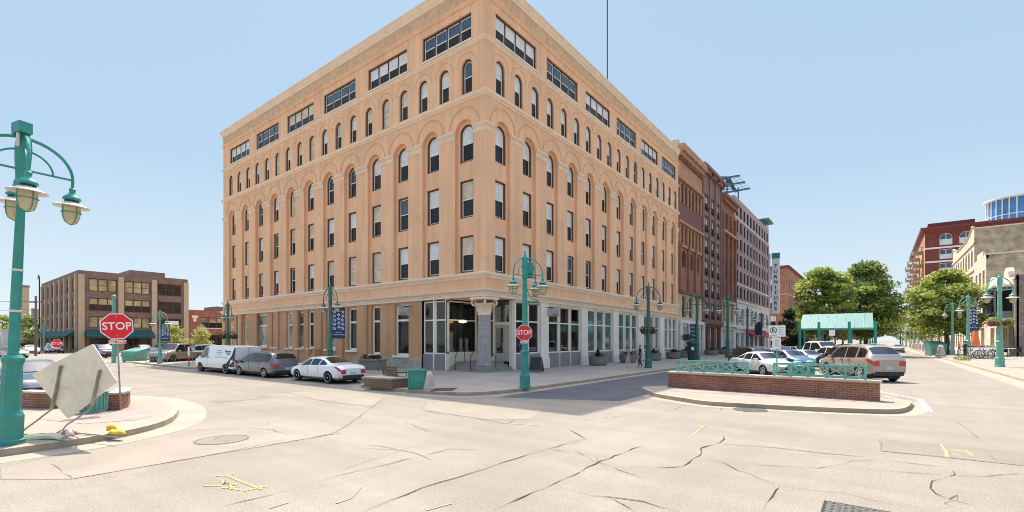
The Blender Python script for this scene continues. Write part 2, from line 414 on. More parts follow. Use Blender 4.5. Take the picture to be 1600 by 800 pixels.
m = MB(PAVER); m.add([(-7.0,19.2,.145),(-.2,19.75,.145),(-.2,20.5,.145),(-7.0,20.4,.145)], [(0,1,2,3)]); S('pavers', m)
m = MB(PAVER); pp = [G(60,655,.146), G(150,640,.146), G(215,641,.146), G(238,650,.146), G(215,656,.146), G(130,662,.146)]; m.add([(p.x,p.y,.146) for p in pp], [tuple(range(6))]); S('pavers', m)
paved('sidewalk', [(6.2,24),(10,22),(60,22),(60,420),(6.2,420)], CONC, 2.5, gutter=.9)
paved('sidewalk', [(-76,24),(-130,24),(-130,420),(-76,420)], SLAB, 2)
paved('sidewalk', [(-112.5,18.5),(-112.5,120),(-118,120),(-118,18.5)], SLAB, 1) if False else None
m = MB(CONCL); a_, b_, c_, d_ = G(1373,617), G(1450,624), G(1456,650), G(1440,651); 
for p, q, wd in ((G(1373,612), G(1437,624), .1), (G(1437,624), G(1452,643), .18), (G(1380,619), G(1440,632), .06)):
    dd = (q-p).normalized(); nn = Vector((-dd.y, dd.x, 0))*wd/2; z = Vector((0,0,.008))
    m.mat(SIGNW); m.add([p+nn+z, q+nn+z, q-nn+z, p-nn+z], [(0,1,2,3)])
S('road_marking', m)
# cracks, joints, patches
def polystrip(mb, pts, wd, z, jit=0.03, seg=0.25, taper=True):
    pl = []
    for a, b in zip(pts[:-1], pts[1:]):
        k = max(1, int((b-a).length/seg))
        for i in range(k): pl.append(a.lerp(b, i/k))
    pl.append(pts[-1])
    for i, p in enumerate(pl):
        if 0 < i: pl[i] = p+Vector((random.uniform(-jit,jit), random.uniform(-jit,jit), 0))
    L, R = [], []
    for i, p in enumerate(pl):
        d = (pl[min(i+1,len(pl)-1)]-pl[max(i-1,0)]); d.z = 0; d.normalize(); nn = Vector((-d.y, d.x, 0))
        ww = (wd*random.choice((.2,.5,.9,1.1,1.5)) if taper else wd*random.uniform(.85,1.05))/2
        if taper and i in (0, len(pl)-1): ww *= .2
        L.append((p.x+nn.x*ww, p.y+nn.y*ww, z)); R.append((p.x-nn.x*ww, p.y-nn.y*ww, z))
    n = len(L); mb.add(L+R, [(i,i+1,n+i+1,n+i) for i in range(n-1)])
CRACK = mat('crack', (.035,.028,.022), .95, .2, 5)
CR = [([(1129,681),(1133,686),(1124,692),(1097,701),(1099,709),(1084,718),(1067,729),(1000,732)], 3),
 ([(1124,694),(1187,698),(1240,703),(1279,708),(1326,712),(1484,731)], 2.5), ([(1133,686),(1160,684),(1180,686)], 1),
 ([(1101,717),(1131,724),(1150,735),(1172,741),(1191,749),(1219,760),(1262,766),(1319,771),(1375,784),(1450,797)], 2),
 ([(1219,761),(1210,776),(1191,797)], 2), ([(1489,735),(1489,742),(1459,753),(1457,763),(1465,772),(1484,780),(1500,774),(1499,782),(1480,788),(1487,792),(1461,796)], 2.2),
 ([(1484,780),(1500,785),(1536,795)], 1), ([(1375,684),(1376,705),(1480,715),(1590,728)], 1.2), ([(1497,660),(1531,686)], 1.5), ([(1350,655),(1405,672),(1520,682)], 1),
 ([(830,709),(792,722),(717,746),(661,763),(605,784),(567,799)], 2.2), ([(830,709),(855,702),(915,686),(900,678),(890,672)], 2.5),
 ([(770,798),(855,762),(930,725),(980,705),(1010,695)], 2.8), ([(855,701),(910,711),(955,715)], 3), ([(930,713),(936,722),(920,728)], 1.5),
 ([(860,762),(920,774),(955,777),(1005,785),(1060,800)], 3), ([(950,777),(975,790),(990,800)], 1.5), ([(935,725),(980,731),(1060,729)], 1),
 ([(342,793),(432,772),(530,744),(661,712),(702,702),(751,703)], 2), ([(661,712),(627,703),(579,696)], 1.5),
 ([(297,672),(399,670),(425,672),(440,677),(470,679),(492,681)], 2), ([(470,679),(486,684),(500,681),(522,677),(556,656),(582,636),(599,622)], 1.8),
 ([(230,731),(380,701),(462,684)], 1.3), ([(230,625),(332,616),(432,608)], 1.2), ([(447,617),(500,626),(579,634)], 1.2), ([(415,668),(420,658)], 1),
 ([(659,641),(665,630)], 1.3), ([(661,642),(755,656),(792,663),(804,656),(830,655)], 2.0), ([(780,655),(840,668),(880,676)], 1.2), ([(745,628),(762,638)], 1),
 ([(77,725),(112,749),(280,720),(530,677)], 1.2), ([(533,735),(640,700),(720,690)], .8), ([(565,694),(610,700),(660,712)], 1),
 ([(980,705),(1100,708)], .8), ([(1540,706),(1560,722)], 1), ([(1584,727),(1600,733)], 2.5), ([(1270,640),(1300,655),(1420,700)], .7)]
m = MB(CRACK)
for pts, wd in CR: polystrip(m, [G(*p) for p in pts], .0068*wd, .010)
S('road_crack', m)
m = MB(CRACK)
for k in range(14):       # fine hairline cracks all over the carriageway
    x, y = random.uniform(-12, 5), random.uniform(4, 19); a = random.uniform(0, PI)
    pts = [Vector((x,y,0))]
    for j in range(random.randint(3, 6)):
        a += random.uniform(-.6,.6); pts.append(pts[-1]+Vector((math.cos(a), math.sin(a), 0))*random.uniform(.4,1.1))
    polystrip(m, pts, .010, .010, .02)
S('road_crack', m)
PATCH = mat('asphalt_patch', (.208,.177,.136), .92, .12, .8, bump=.3, bscale=60, fine=.12, spec=.2)
PATCHL = mat('asphalt_patch_light', (.252,.212,.16), .92, .1, .8, bump=.3, bscale=60, fine=.1, spec=.2)
def patch(pts, mm, z=.006):
    m = MB(mm); v = [G(*p) for p in pts]; m.add([(p.x,p.y,z) for p in v], [tuple(range(len(v)))]); S('road_patch', m)
patch([(325,626),(415,617),(432,620),(340,630)], PATCH)
patch([(1376,685),(1600,708),(1600,728),(1377,705)], PATCH)
patch([(1,749),(112,749),(280,720),(530,677),(380,674),(230,690),(60,720),(1,730)], PATCHL)
patch([(665,631),(760,622),(860,634),(830,655),(755,655),(661,641)], PATCHL)
patch([(447,612),(560,614),(599,622),(582,636),(500,626)], PATCHL)
# road strip coloured darker for the shade of the west row of buildings
m = MB(mat('shade_darkened_asphalt', (.095,.092,.092), .9, .12, .6, bump=.3, bscale=60, fine=.12, spec=.2)); m.add([(-11.6,14.2,.005),(-7.4,16.0,.005),(-7.4,420,.005),(-11.6,420,.005)], [(0,1,2,3)]); S('road_shade_strip', m)
YEL = mat('yellow_marking_paint', (.40,.34,.10), .8, .15, 8)
CHALK = mat('pale_scuff', (.25,.217,.17), .9, .1, 8)
m = MB(YEL)
for pts in ([(335,745),(366,741)],[(352,743),(408,765)],[(380,768),(418,760)],[(318,760),(346,760)],[(346,762),(376,766)],
            [(346,750),(350,757),(353,752),(356,757),(362,753)],[(350,755),(372,757)],[(372,757),(358,760),(370,762),(352,764)],
            [(1087,665),(1113,667)],[(1100,666),(1082,680)],[(1470,695),(1478,706),(1478,714)],[(1486,704),(1512,706)],[(1488,709),(1500,711)],[(1508,704),(1520,712)],
            [(908,656),(975,649)],[(780,661),(842,665)]):
    polystrip(m, [G(*p) for p in pts], .04, .0075, .004, seg=3, taper=False)
S('utility_marking', m)
m = MB(CHALK)
for pts in ([(563,762),(548,779),(525,787)],[(706,787),(665,798)],[(452,785),(420,795)]): polystrip(m, [G(*p) for p in pts], .04, .0075, .004, seg=3, taper=False)
S('road_scuff', m)
IRON = mat('cast_iron', (.10,.085,.07), .7, .2, 20, bump=.4, bscale=60, metal=.3)
def manhole(px, py, r, label, m2=IRON, grid=False):
    p = G(px, py); t = thing('manhole_cover', label, 'manhole cover', (p.x,p.y,0))
    m = MB(IRON); m.lathe([(r,0),(r,.013),(r*.93,.013),(r*.93,.009)], 36); m.build('rim', t)
    m = MB(m2); m.lathe([(r*.91,0),(r*.91,.012)], 36)
    if grid:
        m.mat(BLACK)
        for i in range(-5,6):
            for j in range(-5,6):
                if (i*i+j*j)**.5*r*.16 < r*.85: m.cbox(i*r*.16, j*r*.16, .0, r*.08, r*.08, .014)
    else:
        m.mat(BLACK)
        for i in (-1,1): m.cbox(i*r*.5, 0, 0, .04, .12, .014)
    m.build('lid', t)
manhole(347, 687.5, .53, 'round manhole cover set in the pale road left of the yellow paint marks', PATCH)
manhole(1172, 640.5, .5, 'round iron drain cover close to the curved kerb of the brick walled median', IRON, True)
p = G(1293,785); t = thing('drain_grate', 'square iron plate with diamond tread at the bottom right edge of the road', 'drain grate', (p.x,p.y,0))
m = MB(IRON); m.box(0,1.0,-.95,0,0,.012); m.mat(BLACK)
m.box(-.04,0,-.99,.04,0,.011); m.box(0,1.09,.0,.04,0,.011)
m.mat(IRON)
for i in range(14):
    for j in range(12): 
        x, y = .05+i*.072, -.05-j*.075
        m.bar((x,y,.014),(x+.035,y-.02*(1 if (i+j)%2 else -1),.014),.012,.006)
m.build('plate', t)
# ---------------------------------------------------------------- windows (prototypes share meshes)
def band(mb, lo, li, y0, y1):
    n = len(lo)
    vs = [(a,y0,b) for a,b in lo]+[(a,y0,b) for a,b in li]+[(a,y1,b) for a,b in lo]+[(a,y1,b) for a,b in li]
    fs = []
    for i in range(n):
        j = (i+1)%n
        fs += [(i,j,n+j,n+i),(2*n+i,3*n+i,3*n+j,2*n+j),(i,2*n+i,2*n+j,j),(n+i,n+j,3*n+j,3*n+i)]
    mb.add(vs, fs)
def wloop(w, h, arched, t, n=12):
    r = w/2
    if arched:
        zs = h-r; return [(-r+t,t),(r-t,t)]+[((r-t)*math.cos(PI*i/n), zs+(r-t)*math.sin(PI*i/n)) for i in range(n+1)]
    return [(-r+t,t),(r-t,t),(r-t,h-t),(-r+t,h-t)]
WM = {}
def window_mesh(kind, w, h, arched, fo, fi, upm, lowm, name='window', mid=.5, split=1):
    """returns (frame mesh, pane mesh) in local x,z with y into the wall; front face at y=0"""
    key = (kind,w,h,arched,fo.name,fi.name,upm.name,lowm.name,split)
    if key in WM: return WM[key]
    m = MB(fo); band(m, wloop(w,h,arched,0), wloop(w,h,arched,.095), -.05, .12)
    m.mat(fi); band(m, wloop(w,h,arched,.096), wloop(w,h,arched,.155), .035, .10)
    zm = h*mid
    m.box(-w/2+.09, w/2-.09, .03, .085, zm-.025, zm+.03)
    if split > 1:
        for i in range(1, split):
            x = -w/2+w*i/split; m.mat(fo); m.box(x-.05, x+.05, -.002, .1, .03, h-.03); m.mat(fi); m.box(x-.10, x+.10, .04, .09, .09, h-.09)
    o = m.build('frame_proto'); fm = o.data; bpy.data.objects.remove(o)
    p = MB(lowm); y = .07
    p.add([(-w/2+.1,y,.1),(w/2-.1,y,.1),(w/2-.1,y,zm),(-w/2+.1,y,zm)], [(0,1,2,3)])
    p.mat(upm); y = .06
    lp = [q for q in wloop(w,h,arched,.1)][2:]
    lp = [(-w/2+.1,zm),(w/2-.1,zm)]+lp
    p.add([(a,y,b) for a,b in lp], [tuple(range(len(lp)))])
    o = p.build('pane_proto', fix=False); pm = o.data; bpy.data.objects.remove(o)
    fm.name = name; pm.name = 'pane'
    WM[key] = (fm, pm); return WM[key]
def place_window(meshes, parent, loc, rz, name='window'):
    o = bpy.data.objects.new(name, meshes[0]); COL.objects.link(o); o.parent = parent; o.location = loc; o.rotation_euler = (0,0,rz)
    p = bpy.data.objects.new('pane', meshes[1]); COL.objects.link(p); p.parent = o
    return o
# ================================================================ MAIN BUILDING
LL, LR, TOP = 39.6, 37.0, 26.0
MAINC = Vector((-19.78, 22.88, 0))
main = thing('corner_building', 'six storey peach stucco corner building with arched windows and a columned shop entrance', 'building', MAINC)
FR = frame((0,0,0), (0,1,0), (1,0,0)); FL = frame((0,0,0), (1,0,0), (0,-1,0))
upv = [(BLIND, GLASSD)]*5+[(BLIND, BLIND), (GLASSB, GLASSD)]
upl = [(BLINDREF, GLASSD), (BLIND, GLASSD), (BLINDREF, GLASSD), (BLIND, GLASSD), (BLIND, GLASSD), (BLINDREF, BLINDREF), (GLASSB, GLASSD)]
GROOVE_SHADE = mat('groove_shade_orange', (.52,.30,.165), .9, .1)  # darker orange on raised beads, painting the shadow line of incised rings
wall = MB(ORANGE)
deco = []
for side in (0, 1):
    F = FR if side else FL; L = LR if side else LL; rz = PI/2 if side else 0; sg = 1 if side else -1
    big = [1.82+i*3.035 for i in range(12)] if side else [1.83+i*3.22 for i in range(12)]
    small = [1.56+i*2.02 for i in range(18)] if side else [1.6+i*2.12 for i in range(18)]
    att = [3.4+i*6.06 for i in range(6)] if side else [3.55+i*6.38 for i in range(6)]
    vv = upv if side else upl
    RR = .80 if side else .84
    SP = 15.95
    def R(a, b, z0, z1): return rect(min(a*sg,b*sg), max(a*sg,b*sg), z0, z1)
    # strip A in four-bay chunks (scan fill stays robust)
    edges = [0]+[(big[i]+big[i+1])/2 for i in range(11)]+[L]
    for i in range(12):
        wall.mat(ORANGE)
        wall.holes(F, R(edges[i], edges[i+1], 5.4, 18.0), [arch(big[i]*sg, 6.64, SP, RR, 14)], 0, .24)
        c = big[i]*sg; hw = .61
        wall.holes(F, arch(c, 6.64, SP, RR, 14), [rect(c-hw,c+hw,6.72,9.15), rect(c-hw,c+hw,10.35,12.85), arch(c,14.05,15.94,hw,12)], -.24, .26)
        for z, h, ar, nm in ((6.72,2.43,False,'sash_window'), (10.35,2.5,False,'sash_window'), (14.05,2.5,True,'arched_window')):
            u, l = random.choice(vv)
            place_window(window_mesh('m', 1.22, h, ar, DKFRAME, WHITE, u, l), main, F(c, z, -.36), rz, nm)
        m = MB(CREAM)                                   # sloping sills
    e2 = [0]+[(small[i]+small[i+1])/2 for i in range(17)]+[L]
    for i in range(18):
        c = small[i]*sg; wall.mat(ORANGE)
        wall.holes(F, R(e2[i], e2[i+1], 18.0, 21.5), [arch(c, 18.45, 20.23, .47, 10)], 0, .26)
        u, l = random.choice(vv)
        place_window(window_mesh('s', .94, 2.25, True, DKFRAME, WHITE, u, l), main, F(c, 18.45, -.16), rz, 'small_arched_window')
        m = wall; m.mat(GROOVE_SHADE)
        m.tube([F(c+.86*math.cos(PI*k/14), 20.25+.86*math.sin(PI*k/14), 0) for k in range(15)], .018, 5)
    e3 = [0]+[(att[i]+att[i+1])/2 for i in range(5)]+[L]
    for i in range(6):
        c = att[i]*sg; hw = 2.35; wall.mat(ORANGE)
        wall.holes(F, R(e3[i], e3[i+1], 21.5, TOP), [rect(c-hw,c+hw,21.92,23.66)], 0, .28)
        u, l = [(BLIND,GLASSD),(GLASSB,GLASSD)][i % 2] if side else [(GLASSB,GLASSD),(BLIND,GLASSD),(GLASSB,GLASSD),(BLINDREF,GLASSD)][i%4]
        place_window(window_mesh('a', 4.7, 1.74, False, DKFRAME, WHITE, u, l, split=4), main, F(c, 21.92, -.15), rz, 'ribbon_window')
        m = MB(CREAM); m.fbox(F, c-hw-.1, c+hw+.1, 21.78, 21.915, 0, .1); m.build('sill', main)
    # archivolts, raised rings coloured like shaded grooves, and capitals
    for i in range(12):
        c = big[i]*sg; m = MB(GROOVE_SHADE)
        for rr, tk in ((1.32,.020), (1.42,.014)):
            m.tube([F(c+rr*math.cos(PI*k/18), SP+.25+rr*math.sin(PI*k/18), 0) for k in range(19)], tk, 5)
        m.build('archivolt_shade_rings', main)
    for i in range(13):
        a = 0 if i == 0 else big[i-1]+RR; b = L if i == 12 else big[i]-RR
        m = MB(CREAM)
        for z0, z1, o in ((15.62,15.72,.03),(15.72,15.95,.06),(15.95,16.06,.12),(16.06,16.17,.17)):
            a1 = a-(o if i == 0 and not side else 0)
            m.fbox(F, min(a1*sg,b*sg)-(o-.02 if i and i < 12 else 0)*.5, max(a1*sg,b*sg)+(o-.02 if i and i < 12 else 0)*.5, z0, z1, -.002, o)
        m.build('pilaster_capital', main)
# moldings round the block
X0, Y1 = -LL, LR
def belt(name, prof, mm): m = MB(mm); molding(m, X0, 0, 0, Y1, prof); return m.build(name, main)
belt('belt_course', [(-.01,17.9),(.07,17.92),(.09,18.02),(.16,18.06),(.20,18.16),(.20,18.24),(.12,18.27),(-.01,18.36)], CREAM)
belt('belt_course', [(-.01,21.42),(.06,21.45),(.08,21.55),(.14,21.6),(.14,21.68),(-.01,21.76)], CREAM)
belt('belt_course', [(-.01,6.22),(.05,6.24),(.07,6.36),(.13,6.40),(.17,6.5),(.17,6.57),(-.01,6.64)], CREAM)
belt('cornice', [(-.01,24.15),(.06,24.18),(.10,24.3),(.13,24.42),(.06,24.5),(-.01,24.52)], ORANGE)
belt('cornice', [(-.01,25.35),(.08,25.38),(.10,25.5),(.16,25.6),(.22,25.72),(.24,25.86),(.30,25.9),(.30,26.02),(-.3,26.05)], CREAM)
m = MB(mat('weathered_frieze', (.62,.40,.23), .95, .16, 2.2, bump=.3, bscale=30)); molding(m, X0, 0, 0, Y1, [(.012,24.53),(.012,25.34)]); m.build('frieze', main)
belt('entablature', [(-.06,5.02),(.10,5.03),(.10,5.22),(.14,5.24),(.14,5.32),(.24,5.38),(.28,5.46),(.28,5.52),(.0,5.56)], CREAM)
# body backs, roof
wall.mat(ORANGE)
wall.add([(X0,0,5.0),(X0,Y1,5.0),(X0,Y1,TOP),(X0,0,TOP)], [(0,1,2,3)]); wall.add([(X0,Y1,0),(0,Y1,0),(0,Y1,TOP),(X0,Y1,TOP)], [(0,1,2,3)])
wall.add([(X0,0,0),(X0,Y1,0),(X0,Y1,5.0),(X0,0,5.0)], [(0,1,2,3)])
# ---- ground floor openings
def sl(px): return MAINC.x-xat(px, MAINC.y)
GL = [(594.5,580.5,1.05)]
wins = []                        # (s0,s1,z0) on the left street
for a, b, z in ((638.5,616.5,1.08),(594,580,1.12),(557,543,1.4),(524,509,1.45),(490,480.5,1.5),(474.5,463.5,1.5),(457.5,447.5,1.5),(434,424.5,1.55),(417.5,400.5,1.55),(387,380.5,1.6),(376,369,1.6),(364.5,358.5,1.6)):
    wins.append((sl(a), sl(b), z))
def chunk(F, sg, s0, s1, hs, mm, d=0, z0=0.0, z1=5.05, rev=.3):
    wall.mat(mm); hs = [rect(min(a*sg,b*sg), max(a*sg,b*sg), p, q) for a, b, p, q in hs]
    wall.holes(F, rect(min(s0*sg,s1*sg), max(s0*sg,s1*sg), z0, z1), hs, d, rev)
cuts = [5.95]+[(wins[i][1]+wins[i+1][0])/2 for i in range(len(wins)-1)]+[LL]
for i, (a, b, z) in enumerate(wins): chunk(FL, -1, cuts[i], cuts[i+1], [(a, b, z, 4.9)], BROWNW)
PLIN = LIMEST
m = MB(PLIN)
m.fbox(FL, -14.2, -5.96, 0, .9, -.02, .09); m.fbox(FL, -17.2, -16.0, 0, .92, -.02, .09); m.build('plinth', main)
for a, b in ((12.3,13.5),(15.6,16.4),(18.9,19.8),(22.9,23.8),(26.6,27.6),(31.1,31.8),(34.6,35.2),(38.9,39.6)):   # wall pilasters
    m = MB(BROWNW); m.fbox(FL, -b, -a, 0, 5.0, 0, .14); m.build('pilaster', main)
def shopwin(F, sg, rz, s0, s1, z0, z1, zt, n, glass, name='shop_window', fw=.09, d=-.16):
    """white framed window: outer frame, n lights, transom; pane is the sub-part"""
    w = abs(s1-s0); a = min(s0*sg, s1*sg); f = MB(WHITE)
    f.box(0, w, 0, .1, 0, fw); f.box(0, w, 0, .1, z1-z0-fw, z1-z0)
    for i in range(n+1):
        x = w*i/n; x0_ = max(0, x-fw/2) if i else 0; x1_ = min(w, x0_+fw)
        if i == n: x0_, x1_ = w-fw, w
        f.box(x0_, x1_, -.004, .1, fw, z1-z0-fw)
    f.box(fw, w-fw, .006, .09, zt-z0-fw/2, zt-z0+fw/2)
    o = f.build(name, main); o.location = F(a, z0, d); o.rotation_euler = (0,0,rz)
    p = MB(glass); p.add([(.05,.05,.05),(w-.05,.05,.05),(w-.05,.05,z1-z0-.05),(.05,.05,z1-z0-.05)], [(0,1,2,3)])
    if glass is not SHOPGLASS and random.random() < .6: pass
    p.build('pane', o, fix=False); return o
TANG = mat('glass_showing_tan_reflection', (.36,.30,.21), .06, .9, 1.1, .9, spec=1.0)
GRNG = mat('green_grey_glass', (.10,.14,.125), .05, .5, 1.0, spec=1.0)
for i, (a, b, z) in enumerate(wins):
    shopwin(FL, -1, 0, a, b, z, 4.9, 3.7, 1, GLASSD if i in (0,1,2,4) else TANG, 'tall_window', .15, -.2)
    m = MB(WHITE if i < 4 else CREAM); m.fbox(FL, -b-.12, -a+.12, z-.14, z, .0, .16); m.build('sill', main)
# side steps on the left street
m = MB(BROWNW)
for k in range(5): m.fbox(FL, -20.05, -19.15, 0, .26*(5-k)-.003*k, .15+.22*k, .37+.22*k)
for s in (-20.25,-19.15): m.fbox(FL, s, s+.2, 0, 1.45, .145, .7)
m.build('side_steps', main)
# shop front left of the entrance
def bulk(F, sg, s0, s1, z1): m = MB(GREYPAN); m.fbox(F, min(s0*sg,s1*sg), max(s0*sg,s1*sg), 0, z1, -.14, -.06); m.build('bulkhead', main)
def pier(F, sg, s0, s1, d=.03, mm=None, base=True):
    m = MB(mm or PIERW); a, b = min(s0*sg,s1*sg), max(s0*sg,s1*sg); m.fbox(F, a, b, 0, 5.03, -.3, d)
    if base: m.fbox(F, a-.05, b+.05, 0, .95, -.28, d+.07)
    m.build('pier', main)
for a, b in ((3.66,4.74),(4.86,5.9)):
    shopwin(FL, -1, 0, a, b, 1.25, 4.95, 3.62, 1, SHOPGLASS); bulk(FL, -1, a, b, 1.245)
pier(FL, -1, 4.74, 4.86, -.05, WHITE, False); pier(FL, -1, 3.5, 3.66, -.05, WHITE, False)
# right street bays
bays = [(3.3,6.3,2),(7.35,12.4,3),(13.5,18.5,3),(19.7,24.4,3),(25.9,30.6,3),(32.1,36.4,3)]
pe = 3.18
for i, (a, b, n) in enumerate(bays):
    zb = 1.25 if i < 2 else 1.2
    for k in range(n):
        w_ = (b-a)/n; a0, b0 = a+k*w_+.03, a+(k+1)*w_-.03
        shopwin(FR, 1, PI/2, a0, b0, zb, 4.85 if i else 4.95, 3.55, 1, SHOPGLASS if i < 2 else GRNG); bulk(FR, 1, a0, b0, zb-.005)
        if k: pier(FR, 1, a+k*w_-.035, a+k*w_+.035, -.02, WHITE, False)
    if i: pier(FR, 1, pe+.0, a-.0)
    pe = b
    m = MB(PIERW); m.fbox(FR, a, b, 4.85 if i else 4.95, 5.03, -.3, -.02); m.build('shop_fascia', main)
pier(FR, 1, 3.18, 3.3, -.03, WHITE, False); pier(FR, 1, 36.4, LR)
# corner entrance: recessed lobby, steps, column
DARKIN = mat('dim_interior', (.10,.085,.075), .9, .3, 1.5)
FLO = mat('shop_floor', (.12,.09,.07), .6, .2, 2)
m = MB(CREAM); m.add([(-3.5,0,5.04),(0,0,5.04),(0,3.2,5.04),(-3.5,3.2,5.04)], [(0,1,2,3)]); m.build('soffit', main)
m = MB(STONE)
m.box(-3.45,-.95,.95,3.15,0,.74)
for k in range(1,4):
    o_ = .95-.31*k
    m.box(-3.45,-o_-.0,o_,3.15,0,.74-.185*k-.0) if False else None
    m.prism([(-3.45,o_),(-o_,o_),(-o_,3.15),(-o_-.31,3.15),(-o_-.31,o_+.31),(-3.45,o_+.31)], 0, .74-.185*k)
m.build('entrance_steps', main)
for side in (0,1):                                     # wall A faces +x, back wall faces -y
    pass
fA = frame((-3.5,0,0),(0,1,0),(1,0,0)); fB = frame((0,3.2,0),(1,0,0),(0,-1,0))
o = shopwin(fA, 1, PI/2, .05, 3.1, 1.3, 4.95, 3.62, 1, SHOPGLASS, d=0)
m = MB(PIERW); m.fbox(fA, 0, 3.2, 0, 1.3, -.1, -.005); m.build('lobby_wall', main)
o = shopwin(fB, 1, 0, -3.4, -1.95, .9, 4.95, 3.62, 1, SHOPGLASS, d=0)
m = MB(PIERW); m.fbox(fB, -3.4, -1.95, 0, .9, -.1, -.005); m.fbox(fB, -.55, -.02, 0, 5.0, -.1, 0); m.fbox(fB, -1.95, -1.85, .7, 5.0, -.1, .01)
m.fbox(fB, -1.85, -.55, 3.3, 3.5, -.1, .01); m.build('lobby_wall', main)
d_ = MB(mat('pale_door', (.45,.40,.34), .5, .05)); d_.fbox(fB, -.95, -.56, .74, 3.3, -.06, 0)
for z0, z1 in ((.74,1.3),(3.1,3.29)): d_.fbox(fB, -1.85, -.95, z0, z1, -.06, 0)
for a in (-1.85,-1.07): d_.fbox(fB, a, a+.12, 1.3, 3.1, -.06, 0)
dr = d_.build('door', main); p = MB(SHOPGLASS); p.fbox(fB, -1.73, -1.07, 1.3, 3.1, -.04, -.03); p.build('pane', dr)
p = MB(CHROME); p.tube([fB(-1.12,1.7,.0), fB(-1.12,1.7,.07), fB(-1.12,2.05,.07), fB(-1.12,2.05,.0)], .015, 6); p.build('handle', dr)
p = MB(SHOPGLASS); p.fbox(fB, -1.85, -.55, 3.5, 4.95, -.04, -.03); p.build('transom_pane', main)
# railings of the steps
for (x, y) in ((-2.9,.5),(-1.35,.35)):
    m = MB(BLACK); m.tube([(x,y-.25,.14),(x,y-.25,1.1),(x,y+.05,1.5),(x,y+.7,1.75),(x,y+.7,.74)], .028, 6); m.build('handrail', main)
m = MB(BLACK); m.tube([(-.35,1.5,.14),(-.35,1.5,1.05),(-.75,1.5,1.5),(-1.3,1.5,1.7),(-1.3,1.5,.74)], .028, 6); m.build('handrail', main)
# column with ionic capital
ccx, ccy = -.52, .52
colo = MB(STONE)
colo.lathe([(.60,.1),(.60,.62),(.52,.70),(.50,.78)], 8, (ccx,ccy,0), PI/8); colo.lathe([(.78,.0),(.78,.1)], 8, (ccx,ccy,0), PI/8)
co_ = colo.build('column', main)
sh = MB(mat('column_granite', (.34,.30,.28), .7, .2, 6, bump=.2, bscale=30)); sh.smooth = False
vs = []; n = 32
for z, r in ((.78,.46),(2.4,.45),(3.85,.42)):
    for j in range(n):
        rr = r*(1 if j % 2 else .955); t = 2*PI*j/n; vs.append((ccx+rr*math.cos(t), ccy+rr*math.sin(t), z))
sh.add(vs, [(i*n+j, i*n+(j+1)%n, (i+1)*n+(j+1)%n, (i+1)*n+j) for i in range(2) for j in range(n)]); sh.build('shaft', co_)
cp = MB(CREAM); cp.smooth = True
cp.lathe([(.44,3.85),(.45,3.95),(.43,4.0),(.44,4.3),(.47,4.4),(.56,4.5),(.62,4.62)], 24, (ccx,ccy,0))
for a in range(4):
    t = a*PI/2+PI/4; dx, dy = math.cos(t), math.sin(t)
    pts = []
    for k in range(26):
        q = k/25*4.2*PI/2; rr = .24*(1-k/25*.85)
        pts.append((ccx+dx*(.62+rr*math.sin(q)), ccy+dy*(.62+rr*math.sin(q)), 4.62+rr*math.cos(q)))
    cp.tube(pts, .065, 7)
    cp.lathe([(.0,-.09),(.1,-.09),(.1,.09),(0,.09)], 10, (0,0,0)) if False else None
cp.smooth = False; cp.box(ccx-.68,ccx+.68,ccy-.68,ccy+.68,4.84,5.0)
for a in range(12):
    t = a*PI/6; cp.tube([(ccx+.43*math.cos(t),ccy+.43*math.sin(t),4.05),(ccx+.47*math.cos(t),ccy+.47*math.sin(t),4.3),(ccx+.55*math.cos(t),ccy+.55*math.sin(t),4.4)], [.05,.05,.02], 5)
cp.build('capital', co_, sharp=40)
# interiors seen through the shop glass
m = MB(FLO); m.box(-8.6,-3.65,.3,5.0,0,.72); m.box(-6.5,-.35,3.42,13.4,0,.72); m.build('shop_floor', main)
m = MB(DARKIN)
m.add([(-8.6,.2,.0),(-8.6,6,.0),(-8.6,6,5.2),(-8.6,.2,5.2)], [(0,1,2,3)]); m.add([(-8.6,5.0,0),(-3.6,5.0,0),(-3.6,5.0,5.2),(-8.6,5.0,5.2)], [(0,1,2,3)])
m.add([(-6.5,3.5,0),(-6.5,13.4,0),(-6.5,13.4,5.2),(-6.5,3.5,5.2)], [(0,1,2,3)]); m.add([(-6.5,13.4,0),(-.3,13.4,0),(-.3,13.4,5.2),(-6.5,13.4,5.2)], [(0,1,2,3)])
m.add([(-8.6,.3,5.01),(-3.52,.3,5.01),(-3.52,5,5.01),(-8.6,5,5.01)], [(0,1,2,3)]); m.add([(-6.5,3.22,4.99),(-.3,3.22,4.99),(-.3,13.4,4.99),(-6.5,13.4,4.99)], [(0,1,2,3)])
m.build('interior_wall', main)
def cloth(x, y, z, h, col, label, name='garment', w=.42):
    c = mat('cloth_%d%d%d' % tuple(int(a*99) for a in col), col, .9, .2, 6)
    m = MB(c); m.smooth = True; x += MAINC.x; y += MAINC.y
    m.lathe([(.03,h),(.12*w/.42,h-.05),(w*.5,h-.12),(w*.42,h*.62),(w*.36,h*.5),(w*.5,h*.2),(w*.6,.0)], 12, (x,y,z))
    m.smooth = True; o = m.build(name, None, 40); tag(o, label, 'garment', 'clothes in the shop windows'); return o
cloth(-4.1,1.0,1.35,1.5,(.5,.42,.36),'pale dress on a stand in the corner shop window left of the entrance')
cloth(-5.3,.9,1.35,1.3,(.06,.12,.12),'dark teal top on a stand in the leftmost corner shop window')
cloth(-4.6,1.4,1.35,1.25,(.62,.6,.56),'white shirt on a stand in the corner shop window left of the entrance')
cloth(-3.95,1.9,1.3,1.1,(.5,.5,.5),'grey garment hanging behind the recessed entrance glass',w=.3)
cloth(-3.95,2.5,1.3,1.1,(.55,.55,.52),'pale garment hanging behind the recessed entrance glass, nearer the door',w=.3)
